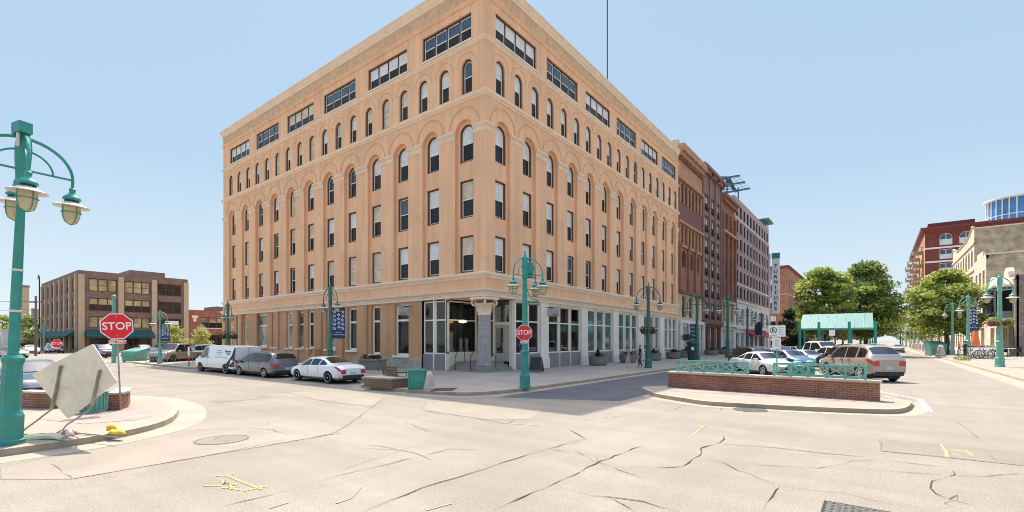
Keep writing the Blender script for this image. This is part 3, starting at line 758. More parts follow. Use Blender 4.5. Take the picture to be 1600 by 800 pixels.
cloth(-.75,3.9,1.4,1.5,(.42,.05,.36),'magenta dress in the shop window right of the entrance')
cloth(-.75,4.5,1.35,.9,(.3,.06,.3),'short purple top in the shop window right of the entrance')
lampin = MB(mat('warm_lamp', (.8,.55,.2), .5, 0, emit=((1,.62,.2), 1.6))); lampin.smooth = True
lampin.lathe([(.02,.12),(.2,.1),(.3,.0),(.2,-.06),(.02,-.1)], 16, (MAINC.x-2.9, MAINC.y+1.0, 3.5)); o = lampin.build('ceiling_lamp', None, 60)
tag(o, 'glowing amber bowl lamp hanging in the recessed corner entrance', 'lamp')
m = MB(BLACK); m.tube([(MAINC.x-2.9, MAINC.y+1.0, 3.6),(MAINC.x-2.9, MAINC.y+1.0, 5.03)], .012, 5); m.build('rod', o)
wall.build('wall', main)
m = MB(ROOFM); m.add([(X0+.2,.2,25.5),(-.2,.2,25.5),(-.2,Y1-.2,25.5),(X0+.2,Y1-.2,25.5)], [(0,1,2,3)]); m.build('roof', main)
# roof mast
mp = P(949, 125, 52)
t = thing('roof_mast', 'thin dark antenna mast rising above the peach building roof', 'antenna', (mp.x, mp.y, 25.5))
m = MB(mat('mast_steel', (.03,.06,.07), .5)); m.tube([(0,0,0),(0,0,22)], .06, 6); m.build('mast', t)
m = MB(MATS['mast_steel']); m.cbox(0,0,0,.5,.5,.3); m.build('base_plate', t)
# ---- blade signs hung on the building
for (F, s, rz, lab) in ((FL, -7.0, 0, 'small pale hanging shop sign on the left street wall of the peach building'), (FR, 6.9, PI/2, 'small pale hanging shop sign on the right street wall beside the sandwich board')):
    p = F(s, 4.55, 0)+MAINC
    t = thing('hanging_sign', lab, 'sign', p, rz)
    m = MB(mat('grey_sign_board', (.45,.43,.41), .6, .1)); m.box(-.02,.02,-1.25,-.2,-.55,.05); m.build('board', t)
    m = MB(BLACK); m.bar((0,0,.12),(0,-1.35,.12),.03); m.bar((0,-.4,.12),(0,-.4,.04),.02); m.bar((0,-1.1,.12),(0,-1.1,.04),.02); m.build('bracket', t)
    m = MB(mat('grey_lettering', (.2,.2,.2), .7)); m.box(-.03,.03,-1.1,-.6,-.45,-.38); m.build('lettering', t)
# ================================================================ OTHER BUILDINGS
def row(mb, root, F, rz, L, z0, z1, cs, w, wz0, wz1, wm, pair=None, arched=False, rev=.2, nm='window', split=1, s0=0.0, mm=None, d=0, wd=None, sills=None):
    if mm: mb.mat(mm)
    hs = []
    for c in cs:
        hs.append(arch(c, wz0, wz1-w/2, w/2, 8) if arched else rect(c-w/2, c+w/2, wz0, wz1))
    mb.holes(F, rect(s0, L, z0, z1), hs, d, rev)
    for c in cs:
        u, l = pair or random.choice([(BLIND,GLASSD),(GLASSD,GLASSD),(GLASSB,GLASSD)])
        place_window(window_mesh('g', w, wz1-wz0, arched, wm[0], wm[1], u, l, split=split), root, F(c, wz0, d-rev+.1), rz, nm)
        if sills: m = MB(sills); m.fbox(F, c-w/2-.1, c+w/2+.1, wz0-.16, wz0-.01, d-.02, d+.08); m.build('sill', root)
def shell(mb, mm, x0, x1, y0, y1, H, skip=''):
    mb.mat(mm)
    if 'S' not in skip: mb.add([(x0,y0,0),(x1,y0,0),(x1,y0,H),(x0,y0,H)], [(0,1,2,3)])
    if 'N' not in skip: mb.add([(x0,y1,0),(x1,y1,0),(x1,y1,H),(x0,y1,H)], [(0,1,2,3)])
    if 'W' not in skip: mb.add([(x0,y0,0),(x0,y1,0),(x0,y1,H),(x0,y0,H)], [(0,1,2,3)])
    if 'E' not in skip: mb.add([(x1,y0,0),(x1,y1,0),(x1,y1,H),(x1,y0,H)], [(0,1,2,3)])
def roof(root, x0, x1, y0, y1, z): m = MB(ROOFM); m.add([(x0,y0,z),(x1,y0,z),(x1,y1,z),(x0,y1,z)], [(0,1,2,3)]); m.build('roof', root)
def lin(a, b, n): return [a+(b-a)*(i+.5)/n for i in range(n)]
TERRA = mat('red_terracotta', (.29,.125,.08), .85, .15, 1.2, bump=.2, bscale=20)
TERRAD = mat('dark_red_brick_front', (.20,.08,.06), .85, .15, 1.2, bump=.2, bscale=20)
TERRAL = mat('orange_terracotta_trim', (.45,.24,.13), .8, .15, 1.2)
BUFF = mat('buff_stone', (.52,.42,.27), .85, .12, 1.0)
MAUVE = mat('mauve_brown_front', (.25,.145,.125), .85, .1, 1.0)
MAUVED = mat('dark_brown_front', (.19,.09,.065), .85, .1, 1.0)
PINKW = mat('pinkish_wall', (.38,.285,.285), .85, .07, .8)
PALEB = mat('pale_base_stone', (.68,.63,.58), .8, .06, .8)
FRR = frame((0,0,0), (0,1,0), (1,0,0))
XW = MAINC.x
def west(label, y0, y1, name='row_building'): return thing(name, label, 'building', (XW, y0, 0))
# -- red romanesque
B = west('narrow red terracotta front with arcades directly beside the peach building', 59.9, 70.1); L = 10.2
mb = MB(TERRA); H = 26.8
m_w = (MAUVED, DKFRAME)
row(mb, B, FRR, PI/2, L, 22.7, H-1, [], 1, 0, 0, m_w, mm=TERRAL)
row(mb, B, FRR, PI/2, L, 19.3, 22.7, lin(.7,L-.7,6), .8, 19.8, 22.2, m_w, (GLASSD,GLASSD), rev=.35, mm=TERRAD)
row(mb, B, FRR, PI/2, L, 17.3, 19.3, [], 1, 0, 0, m_w, mm=TERRAD)
row(mb, B, FRR, PI/2, L, 14.4, 17.3, lin(.7,L-.7,6), .8, 14.7, 16.9, m_w, (GLASSD,GLASSD), rev=.35, mm=TERRA)
row(mb, B, FRR, PI/2, L, 8.4, 14.4, lin(.8,L-.8,3), 1.7, 11.6, 13.8, m_w, (GLASSD,GLASSD), arched=True, rev=.5, mm=TERRA)
row(mb, B, FRR, PI/2, L, 8.4-.001, 8.4, [], 1, 0, 0, m_w)
row(mb, B, FRR, PI/2, L, 4.6, 8.4, lin(.8,L-.8,3), 1.5, 5.2, 7.9, m_w, (TANG,GLASSD), rev=.4, mm=BUFF)
row(mb, B, FRR, PI/2, L, 0, 4.6, lin(.8,L-.8,3), 2.2, .5, 4.0, (PIERW,WHITE), (GLASSD,GLASSD), rev=.5, mm=PALEB, nm='shop_window')
for s in lin(0,L,1) and [.25]+[.8+(L-1.6)*k/3 for k in (1,2)]+[L-.25]:
    m = MB(TERRA); m.fbox(FRR, s-.22, s+.22, 8.6, 14.2, 0, .3); m.fbox(FRR, s-.3, s+.3, 14.2, 14.5, 0, .38); m.build('pilaster', B)
    m = MB(PALEB); m.lathe([(.32,0),(.27,.4),(.25,3.9),(.36,4.3)], 12, (.25, s, .14)); m.build('column', B)
for k in range(7):
    s = .7+(L-1.4)*k/6
    for a, b in ((14.6,16.9),(19.7,22.2)): m = MB(TERRAL); m.tube([FRR(s,a,.02),FRR(s,b,.02)], .13, 8); m.build('colonnette', B)
for a, b, o, c in ((26.0,26.9,.75,TERRAL),(25.5,26.0,.4,TERRAL),(22.6,22.9,.25,TERRAL),(17.1,17.4,.25,TERRAL),(8.2,8.6,.4,MAUVED),(4.4,4.8,.35,PALEB),(14.15,14.45,.2,TERRAL)):
    m = MB(c); m.fbox(FRR, .02, L-.02, a, b, -.1, o); m.build('cornice', B)
m = MB(TERRA)
for k in range(16): m.fbox(FRR, .3+k*.62, .55+k*.62, 25.0, 25.5, 0, .35)
m.build('bracket_row', B)
shell(mb, TERRA, -18, 0, 0, L, H-.2, 'E'); mb.build('wall', B); roof(B, -18, 0, 0, L, H-.4)
m = MB(BUFF); m.cbox(-.4,.35,26,.7,.7,1.5); m.build('chimney', B)
# -- mauve
B = west('mauve brown front with three pairs of balconied windows per floor beyond the red arcaded front', 70.1, 80.6); L = 10.5
mb = MB(MAUVE)
row(mb, B, FRR, PI/2, L, 23.9, 27.2, [], 1, 0, 0, m_w)
for i in range(6):
    z = 5.0+i*3.15
    row(mb, B, FRR, PI/2, L, z, z+3.15, lin(.6,L-.6,3), 1.9, z+.35, z+2.6, (MAUVED,DKFRAME), (BLIND,GLASSD), rev=.14, split=2)
    for c in lin(.6,L-.6,3):
        m = MB(BLACK)
        for k in range(9): m.fbox(FRR, c-.95+k*.23, c-.92+k*.23, z+.36, z+.95, .02, .05)
        m.fbox(FRR, c-1, c+1, z+.95, z+1.01, 0, .06); m.build('balcony_rail', B)
        m = MB(MAUVED); m.fbox(FRR, c-1.1, c+1.1, z+2.66, z+2.8, 0, .15); m.build('lintel', B)
for s in [.3]+[.6+(L-1.2)*k/3 for k in (1,2)]+[L-.3]:
    m = MB(MAUVE); m.fbox(FRR, s-.28, s+.28, 5, 27.0, 0, .18); m.fbox(FRR, s-.4, s+.4, 26.2, 27.6, 0, .5); m.build('pilaster', B)
for a, b, o in ((26.9,27.3,.8),(26.4,26.9,.5),(4.6,5.1,.4)): m = MB(MAUVED if a < 10 else MAUVE); m.fbox(FRR, .02, L-.02, a, b, -.1, o); m.build('cornice', B)
row(mb, B, FRR, PI/2, L, 0, 5, [2,5.2,8.5], 2.2, .4, 4.2, (MAUVED,WHITE), (BLIND,GLASSD), rev=.5, mm=MAUVED, nm='shop_window')
shell(mb, MAUVE, -18, 0, 0, L, 26.9, 'E'); mb.build('wall', B); roof(B, -18, 0, 0, L, 26.6)
# -- second red
B = west('narrow dark red front with heavy cornices just before the pinkish warehouse', 80.6, 89.6); L = 9.0
mb = MB(TERRAD)
row(mb, B, FRR, PI/2, L, 23.4, 25.6, [], 1, 0, 0, m_w, mm=TERRA)
for i in range(4):
    z = 8.6+i*3.7
    row(mb, B, FRR, PI/2, L, z, z+3.7, lin(.6,L-.6,3), 1.3, z+.7, z+3.1, m_w, (GLASSD,GLASSD) if i < 3 else (BLIND,GLASSD), rev=.25, mm=TERRAD if i % 2 else TERRA)
row(mb, B, FRR, PI/2, L, 4.8, 8.6, lin(.6,L-.6,3), 1.5, 5.3, 8.0, (BUFF,DKFRAME), (GLASSD,GLASSD), rev=.4, mm=BUFF)
row(mb, B, FRR, PI/2, L, 0, 4.8, lin(.6,L-.6,3), 2.0, .4, 4.0, (PALEB,WHITE), (BLIND,GLASSD), rev=.5, mm=PALEB, nm='shop_window')
for s in [.3]+[.6+(L-1.2)*k/3 for k in (1,2)]+[L-.3]:
    m = MB(TERRA); m.fbox(FRR, s-.25, s+.25, 8.8, 23, 0, .4); m.build('pilaster', B)
for a, b, o, c in ((25.2,25.7,.9,TERRA),(24.6,25.2,.5,TERRA),(19.6,20.0,.6,TERRAL),(8.3,8.7,.5,BUFF),(4.5,4.9,.4,PALEB)): m = MB(c); m.fbox(FRR, .02, L-.02, a, b, -.1, o); m.build('cornice', B)
shell(mb, TERRA, -18, 0, 0, L, 25.2, 'E'); mb.build('wall', B); roof(B, -18, 0, 0, L, 25)
# -- pink warehouse
yb = 122.5
B = west('long pinkish grey warehouse with dark windows over a pale stone base and red awnings', 89.6, yb, 'warehouse'); L = yb-89.6
mb = MB(PINKW)
zs = 9.4; fh = 2.92
for i in range(6):
    z = zs+i*fh
    row(mb, B, FRR, PI/2, L, z, z+fh if i < 5 else 27.7, lin(.4,L-.4,11), 1.55, z+.35, z+2.5, (DKFRAME,DKFRAME), (GLASSD,GLASSD), rev=.2, sills=PINKW)
    if i in (1,5): m = MB(PALEB); m.fbox(FRR, .03, L-.03, z-.12, z+.1, -.02, .12); m.build('belt_course', B)
for k in range(12):
    s = .4+(L-.8)*k/11; m = MB(PINKW); m.fbox(FRR, max(.02,s-.33), min(L-.02,s+.33), zs, 24.0, -.02, .10); m.build('pilaster', B)
mb.mat(PALEB)
row(mb, B, FRR, PI/2, L, 4.6, zs, lin(.4,L-.4,8), 2.3, 4.9, 8.0, (PALEB,DKFRAME), (GLASSD,GLASSD), rev=.4, mm=PALEB, split=2)
row(mb, B, FRR, PI/2, L, 0, 4.6, lin(.4,L-.4,8), 2.6, .4, 3.6, (PALEB,DKFRAME), (GLASSD,GLASSD), rev=.5, mm=PALEB, nm='shop_window')
m = MB(PALEB); m.fbox(FRR, .02, L-.02, 4.3, 4.7, -.02, .3); m.fbox(FRR, .02, L-.02, zs-.3, zs, -.02, .2); m.build('cornice', B)
AWN = mat('maroon_awning', (.38,.03,.06), .8, .1)
for c in lin(.4,L-.4,8)[2:7]:
    m = MB(AWN); w_ = 1.6; m.add([FRR(c-w_,4.3,.02),FRR(c+w_,4.3,.02),FRR(c+w_,3.1,1.5),FRR(c-w_,3.1,1.5),FRR(c-w_,2.8,1.5),FRR(c+w_,2.8,1.5),FRR(c-w_,3.1,.02),FRR(c+w_,3.1,.02)], [(0,1,2,3),(3,2,5,4),(0,3,6),(1,7,2)]); m.build('awning', B)
shell(mb, PINKW, -22, 0, 0, L, 27.7, 'E'); mb.build('wall', B); roof(B, -22, 0, 0, L, 27.4)
m = MB(mat('roof_turret', (.25,.3,.33), .4)); m.box(-4,-.1,L-.1,L+3.0,0,22.5); m.build('stair_tower', B)
m.v[:] = m.v
gz = MB(GLASSB); gz.box(-3,-.4,L-2.4,L+2.2,24,29.5); gz.build('glass_penthouse', B)
gz = MB(TEAL); gz.box(-4,.5,L-3,L+3.4,29.5,29.8); gz.build('penthouse_roof', B)
# vertical sign
p = Vector((XW+.1, 124.4, 0))
t = thing('vertical_sign', 'tall narrow white sign with dark letters reading downward at the end of the pinkish warehouse', 'sign', (XW, 125.8, 0))
m = MB(SIGNW); m.box(.15,1.75,-.2,.2,8.6,22.6); m.build('board', t)
m = MB(TEAL); m.box(.10,1.8,-.25,.25,21.4,22.7); m.build('cap', t)
m = MB(BLACK); m.box(-.1,.15,-.08,.08,10,10.2); m.box(-.1,.15,-.08,.08,19,19.2); m.build('bracket', t)
for i, ch in enumerate('FURNITURE'): text(ch, 1.15, BLACK, t, (.95,-.215,19.6-i*1.24), off=.03)
# pergola on the roofs
PG = mat('dark_teal_steel', (.02,.085,.10), .5, .1)
t = thing('roof_pergola', 'dark teal steel roof pergola rising above the brown fronts', 'pergola', (XW-1.5, 86, 25))
ctr = Vector((0,0,0))
m = MB(PG)
for k in range(5): m.build if False else None
q0 = P(1117,280,82)-t.location; q1 = P(1168,272,92)-t.location
for k in range(3):
    m = MB(PG); f = k/2
    a = P(1115+f*12, 281+f*21, 82)-t.location; b = P(1155+f*16, 274.5+f*20, 92)-t.location
    m.bar(a, b, .3, .35); m.build('main_beam', t)
for k in range(7):
    m = MB(PG); f = k/6
    a = P(1113+f*14, 279+f*24, 82)-t.location+Vector((0,0,.3)); b = P(1134+f*15, 279+f*22, 90)-t.location+Vector((0,0,.3)); m.bar(a, b, .13, .18); m.build('slat', t)
for k in range(6):
    m = MB(MATS['roof_turret']); f = k/6+.08
    a = P(1142+f*12, 281+f*20, 89)-t.location+Vector((0,0,.3)); b = P(1156+f*16, 277+f*20, 93)-t.location+Vector((0,0,.3)); m.bar(a, b, .05, .1); m.build('slat', t)
m = MB(PG); a = P(1133,276,87)-t.location; b = P(1151,300,87)-t.location; m.bar(a, b, .35); m.bar(P(1139,279,87)-t.location, P(1147,296,87)-t.location, .25, .5); m.build('cross_beam', t)
for px, py in ((1136,300),(1153.5,312)):
    m = MB(PG); a = P(px,py-22 if px < 1150 else py-18,87)-t.location; m.tube([(a.x,a.y,0),(a.x,a.y,a.z)], .12, 6); m.build('post', t)
# -- orange brick building beyond the cross street
BRK = brick('orange_brick', (.46,.17,.075), (.38,.13,.06), (.35,.25,.18), .22, .08)
B = thing('brick_building', 'orange brick building with arched windows behind the white vertical sign', 'building', (XW, 151.9, 0)); L = 40
mb = MB(BRK); F = FRR; H = 22.9
FS = frame((0,0,0), (1,0,0), (0,-1,0))
for z0, z1, wz0, wz1, ar in ((0,5,.6,3.6,False),(5,10.5,6,9.3,False),(10.5,15.2,11.2,14.6,True),(15.2,H,16.2,19.8,True)):
    row(mb, B, F, PI/2, L, z0, z1, lin(1,L-1,10), 1.4, wz0, wz1, (TERRAD,WHITE), (GLASSD,GLASSD), arched=ar, rev=.3, mm=BRK)
    row(mb, B, FS, 0, 0, z0, z1, [-12,-7.2,-3.8], 1.9, wz0, wz1, (TERRAD,WHITE), (BLIND,GLASSD), arched=ar, rev=.3, s0=-20, mm=BRK)
shell(mb, BRK, -20, 0, 0, L, H, 'ES'); mb.build('wall', B); roof(B, -20, 0, 0, L, H-.3)
for (o, z) in ((.25,H-.5),(.4,H-.1)): m = MB(TERRAD); molding(m, -20, 0, 0, L, [(0,z),(o,z+.1),(o,z+.4),(0,z+.45)]); m.build('cornice', B)
m = MB(BUFF); molding(m, -20, 0, 0, L, [(0,15.0),(.12,15.05),(.12,15.3),(0,15.35)]); m.build('belt_course', B)
# further row up the west side
for i, (y, l, h, c, lab) in enumerate(((205,30,15,BUFF,'low buff building far up the left side of the street'),(240,60,19,TERRA,'distant red building far up the left side of the street'))):
    B = thing('far_building', lab, 'building', (XW, y, 0)); mb = MB(c)
    n = int(l/4)
    for k in range(int(h/4)): row(mb, B, FRR, PI/2, l, k*4, k*4+4 if k < int(h/4)-1 else h, lin(.5,l-.5,n), 1.4, k*4+1, k*4+3.2, (MAUVED,WHITE), (GLASSD,GLASSD), rev=.2)
    shell(mb, c, -15, 0, 0, l, h, 'E'); mb.build('wall', B); roof(B, -15, 0, 0, l, h-.2)
# ================================================================ EAST SIDE
XE = 14.5
GREYBRK = brick('weathered_buff_brick', (.56,.42,.26), (.42,.30,.18), (.5,.4,.28), .5, .16, .018, var=.35)
DKSTONE = brick('dark_rubble_stone', (.27,.215,.16), (.17,.135,.105), (.3,.25,.2), .6, .28, .02, var=.3)
REDBRK = brick('deep_red_brick', (.24,.045,.035), (.19,.035,.03), (.2,.07,.06), .24, .08)
CRFR = mat('cream_front', (.56,.47,.36), .85, .1, .8)
def east(name, label, y0): return thing(name, label, 'building', (XE, y0, 0))
# frames: west face of an east building, s grows towards the camera (minus y); s = -(local y)
FW = frame((0,0,0), (0,-1,0), (-1,0,0)); FSo = frame((0,0,0), (1,0,0), (0,-1,0))
# 1 nearest: dark stone corner with bay shopfront
B = east('corner_shop_building', 'dark rubble stone corner building with grey bay window and pale shopfront at right edge', 89.7); L = 21.9
mb = MB(CRFR)
row(mb, B, FW, -PI/2, 0, 0, 5.4, [-3,-7.5,-12,-16.5], 3.4, .7, 4.2, (CRFR,WHITE), (GLASSD,GLASSD), rev=.4, s0=-L, nm='shop_window', split=3)
row(mb, B, FW, -PI/2, 0, 5.4, 10.6, [-16.5,-19.5], 1.3, 6.2, 9.0, (MAUVED,CRFR), (TANG,GLASSD), rev=.3, s0=-L)
mb.mat(DKSTONE); mb.fbox(FW, -.9, -.0, 0, 10.9, -.2, .12)
shell(mb, DKSTONE, 0, 25, 0, L, 10.8, 'W')
mb.build('wall', B); roof(B, 0, 25, 0, L, 10.7)
BAYG = mat('grey_green_bay', (.20,.22,.22), .6, .08)
m = MB(BAYG); y = 7; bx = [(-.0,2),(-1.6,3),(-1.6,12),(-.0,13)]
m.prism(bx, 5.2, 6.2); m.prism(bx, 9.0, 9.5)
for a, b in bx + [(-1.6,6),(-1.6,9)]: m.cbox(a, b, 6.2, .2, .2, 2.8)
bay = m.build('bay_window', B); m = MB(GLASSD); m.prism([(0,2.1),(-1.5,3.1),(-1.5,11.9),(0,12.9)], 6.2, 9.0); m.build('pane', bay)
m = MB(WHITE); m.prism([(0,1.5),(-2.0,2.7),(-2.0,12.3),(0,13.5)], 9.5, 9.8); m.prism([(0,3),(-1.0,4),(-1.0,11),(0,12)], 9.8, 10.8); m.build('bay_roof', B)
m = MB(WHITE); m.prism([(0,1.5),(-1.9,2.7),(-1.9,12.3),(0,13.5)], 4.9, 5.2); m.build('shop_cornice', B)
m = MB(BLACK); 
for k in range(18): m.bar((-1.9,2.9+k*.55,5.2),(-1.9,2.9+k*.55,6.1),.04)
m.bar((-1.9,2.8,6.1),(-1.9,12.3,6.1),.06); m.build('balcony_rail', B)
m = MB(CRFR); m.smooth = False
pr = [(1.6*math.cos(PI*k/10), 1.6*math.sin(PI*k/10)) for k in range(11)]
for a, b in ((16.5, 10.6),(5.5,10.8)):
    m.add([(-.15,a+u,b+v) for u, v in pr]+[(.5,a+u,b+v) for u, v in pr], [tuple(range(11)), tuple(range(11,22))]+[(i,i+1,12+i,11+i) for i in range(10)])
m.build('gable', B)
m = MB(mat('brick_chimney_brown', (.25,.14,.09), .9, .15, 3)); m.box(1.2,2.6,1.0,2.2,10.7,13.0); m.box(1.05,2.75,.85,2.35,13.0,13.3); m.build('chimney', B)
m = MB(CREAM); m.fbox(FW, -L, 0, 10.35, 10.6, -.1, .25); m.build('cornice', B)
# 2 middle: lower cream front, stepped, dark side wall
B = east('narrow_shop_building', 'three storey cream front with stepped parapet and dark brick side wall', 111.7); L = 12.3
mb = MB(CRFR)
row(mb, B, FW, -PI/2, 0, 0, 5.4, [-3.2,-9], 3.2, .6, 4.4, (CRFR,WHITE), (GLASSD,GLASSD), rev=.4, s0=-L, nm='shop_window', split=2)
row(mb, B, FW, -PI/2, 0, 5.4, 10.2, lin(-L+.6,-.6,3), 2.0, 6.2, 9.3, (CRFR,DKFRAME), (TANG,GLASSD), rev=.3, s0=-L)
row(mb, B, FW, -PI/2, 0, 10.2, 16.0, lin(-L+.6,-.6,3), 2.0, 11.0, 14.2, (CRFR,CRFR), (TANG,TANG), rev=.3, s0=-L, split=2)
mb.mat(GREYBRK)
shell(mb, GREYBRK, 0, 26, 0, L, 16.6, 'W'); mb.mat(CRFR); mb.fbox(FW, -L, 0, 16.0, 16.8, -.3, 0); mb.fbox(FW, -L+3, -3, 16.8, 17.7, -.3, 0)
mb.build('wall', B); roof(B, 0, 26, 0, L, 16.5)
m = MB(CREAM); m.box(-.2,26,-.12,.1,16.6,16.85); m.build('coping', B)
# 3 tall buff brick
B = east('buff_brick_building', 'tall weathered buff brick building with arched windows and curved parapet on the right side', 124.0); L = 32
mb = MB(CRFR)
for z0, z1, wz0, wz1, ar in ((0,5.4,.6,4.4,False),(5.4,10.4,6.2,9.4,True),(10.4,15.6,11.2,14.6,False),(15.6,20.6,16.4,19.8,True)):
    row(mb, B, FW, -PI/2, 0, z0, z1, lin(-L+1,-1,8), 1.9, wz0, wz1, (MAUVED,CRFR), (GLASSD,GLASSD) if z0 < 15 else (TANG,GLASSD), arched=ar, rev=.35, s0=-L, mm=CRFR)
mb.mat(CRFR)
par = [(-L,20.6),(0,20.6),(0,23.6),(-2,23.9),(-5,23.2),(-9,22.4),(-L+9,22.4),(-L+5,23.2),(-L+2,23.9),(-L,23.6)]
mb.holes(FW, par, [], 0, 0)
shell(mb, GREYBRK, 0, 34, 0, L, 23.2, 'W'); mb.build('wall', B); roof(B, 0, 34, 0, L, 22.9)
for z in (10.2,15.4,20.4): m = MB(CREAM); m.fbox(FW, -L, 0, z, z+.3, -.05, .2); m.build('belt_course', B)
m = MB(CREAM); m.box(0,34,-.12,.15,23.2,23.45); m.tube([FW(a,b,.05) for a, b in par[2:]], .16, 6); m.build('coping', B)
# 4 red apartment building with balconies and glass penthouse
B = east('red_apartment_building', 'tall dark red brick apartment building with white banded windows and balconies', 241); L = 85
B.location.x = XE; mb = MB(REDBRK); H = 45
FSr = frame((0,0,0), (1,0,0), (0,-1,0))
zf = [0,6,11.2,16.4,21.6,26.8,32,37.2,H]
for i in range(8):
    z0, z1 = zf[i], zf[i+1]
    top = i == 7
    row(mb, B, FSr, 0, 60, z0, z1, [6.0,11.5,17,22.5,28,33.5,39], 3.6, z0+1.0, z0+(4.6 if not top else 5.4), (WHITE,WHITE), (GLASSB,BLIND), arched=top, rev=.3, s0=0, split=2)
    row(mb, B, FW, -PI/2, 0, z0, z1, lin(-L+2,-2,12), 2.4, z0+1.0, z0+4.4, (WHITE,WHITE), (BLIND,GLASSD), rev=.3, s0=-L, split=2, mm=CRFR if i < 3 else TERRAL)
    mb.mat(REDBRK)
    if i > 1:
        for sgm in (0,1,2,3):
            y = 6+sgm*20; m = MB(mat('concrete_balcony', (.36,.30,.25), .8, .1)); m.box(-3.2,0,y,y+9,z0-.1,z0+.35); m.build('balcony', B)
            m = MB(METAL)
            for k in range(13): m.bar((-3.15,y+.1+k*.72,z0+.35),(-3.15,y+.1+k*.72,z0+1.7),.12)
            m.bar((-3.15,y,z0+1.7),(-3.15,y+9,z0+1.7),.15); m.bar((-3.15,y+.05,z0+1.7),(0,y+.05,z0+1.7),.15)
            for k in range(4): m.bar((-3+k*.8,y+.05,z0+.35),(-3+k*.8,y+.05,z0+1.7),.12)
            m.build('balcony_rail', B)
for z in (26.6,31.8,37.0): m = MB(WHITE); m.box(.1,60,-.25,-.001,z,z+.6); m.build('belt_course', B)
shell(mb, REDBRK, 0, 60, 0, L, H, 'WS'); mb.build('wall', B); roof(B, 0, 60, 0, L, H-.4)
m = MB(REDBRK); molding(m, 0, 0, 60, L, [(0,H-1.6),(.5,H-1.4),(.5,H-.9),(1.1,H-.5),(1.3,H+.3),(0,H+.35)]); m.build('cornice', B)
m = MB(mat('dark_red_roof_edge', (.12,.03,.025), .7)); m.box(1,14,1,12,H+.3,H+2.0); m.build('parapet_step', B)
cx, cy = 42-XE, 256-241
t = MB(mat('bright_blue_glass', (.05,.22,.50), .08, .3, .2, spec=.8)); t.smooth = False
t.lathe([(8.6,H-.5),(8.6,H+9.6)], 28, (cx,cy,0)); gp = t.build('glass_penthouse', B)
m = MB(WHITE)
for k in range(28):
    a = 2*PI*(k)/28; m.bar((cx+8.7*math.cos(a),cy+8.7*math.sin(a),H-.5),(cx+8.7*math.cos(a),cy+8.7*math.sin(a),H+9.6),.3)
m.lathe([(8.75,H+3.4),(8.75,H+3.7)], 28, (cx,cy,0)); m.lathe([(8.8,H+9.4),(9.5,H+9.7),(9.5,H+10.1),(2,H+11)], 28, (cx,cy,0)); m.build('mullions', gp)
# distant east row
for i, (y, l, h, c, lab) in enumerate(((160,36,11,CRFR,'low cream shop building behind the street tree on the right side'),(198,40,14,TERRAL,'brick orange shop row under the balconied apartments'),(335,60,12,BUFF,'distant low buff building at the end of the right side'))):
    B = thing('far_building', lab, 'building', (XE, y, 0)); mb = MB(c)
    n = int(l/4); nf = int(h/4)
    for k in range(nf): row(mb, B, FW, -PI/2, 0, k*4, k*4+4 if k < nf-1 else h, lin(-l+.5,-.5,n), 1.6, k*4+.8, k*4+3.2, (MAUVED,WHITE), (GLASSD,GLASSD), rev=.2, s0=-l)
    shell(mb, c, 0, 14, 0, l, h, 'W'); mb.build('wall', B); roof(B, 0, 14, 0, l, h-.2)
# ================================================================ LEFT SIDE
BRB = brick('brown_brick', (.235,.135,.10), (.17,.10,.075), (.22,.17,.14), .3, .1, .012)
PILB = mat('buff_pilaster', (.50,.37,.24), .85, .06, 1)
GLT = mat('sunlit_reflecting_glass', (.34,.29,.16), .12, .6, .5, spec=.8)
B = thing('brown_brick_building', 'four storey brown brick office block with buff pilasters and dark green awnings at the left', 'building', (-114.8, 20.1, 0))
L = 17.3; H = 15.0; mb = MB(BRB)
FSl = frame((0,0,0), (1,0,0), (0,-1,0))
for i, (z0, z1, a, b) in enumerate(((4.0,7.0,4.6,6.7),(7.0,10.6,7.7,10.1),(10.6,H,11.3,13.7))):
    gl = [(GLT,GLT),(GLT,GLASSD)][i % 2]
    for k, c in enumerate(lin(.9,L-.6,3)):
        mb.mat(BRB); pr = gl if k < 2 else (GLASSD,GLASSD)
        row(mb, B, FRR, PI/2, (L if k == 2 else .9+5.27*(k+1)), z0, z1, [c], 4.1, a, b, (DKFRAME,DKFRAME), pr, rev=.25, split=3, s0=(0 if k == 0 else .9+5.27*k))
    row(mb, B, FSl, 0, 0, z0, z1, lin(-34,-.8,7), 2.9, a, b, (DKFRAME,WHITE), (BLIND,GLASSD), rev=.25, split=2, s0=-35.2)
row(mb, B, FRR, PI/2, L, 0, 4.0, lin(.9,L-.6,3), 4.0, .3, 3.6, (DKFRAME,DKFRAME), (GLASSD,GLASSD), rev=.5, nm='shop_window', split=3)
row(mb, B, FSl, 0, 0, 0, 4.0, lin(-34,-.8,7), 3.2, .6, 3.4, (DKFRAME,DKFRAME), (GLASSD,GLASSD), rev=.5, s0=-35.2, nm='shop_window')
shell(mb, BRB, -35.2, 0, 0, L, H, 'ES'); mb.build('wall', B); roof(B, -35.2, 0, 0, L, H-.2)
for s in (.45,.9+5.27,.9+10.54,L-.35): m = MB(PILB); m.fbox(FRR, s-.42, s+.42, 0, 14.3, -.02, .3); m.build('pilaster', B)
for k in range(8): s = -34+4.743*k; m = MB(PILB); m.fbox(FSl, s-.3, s+.3, 0, 14.3, -.02, .3); m.build('pilaster', B)
AWG = mat('dark_green_awning', (.01,.07,.055), .8, .1)
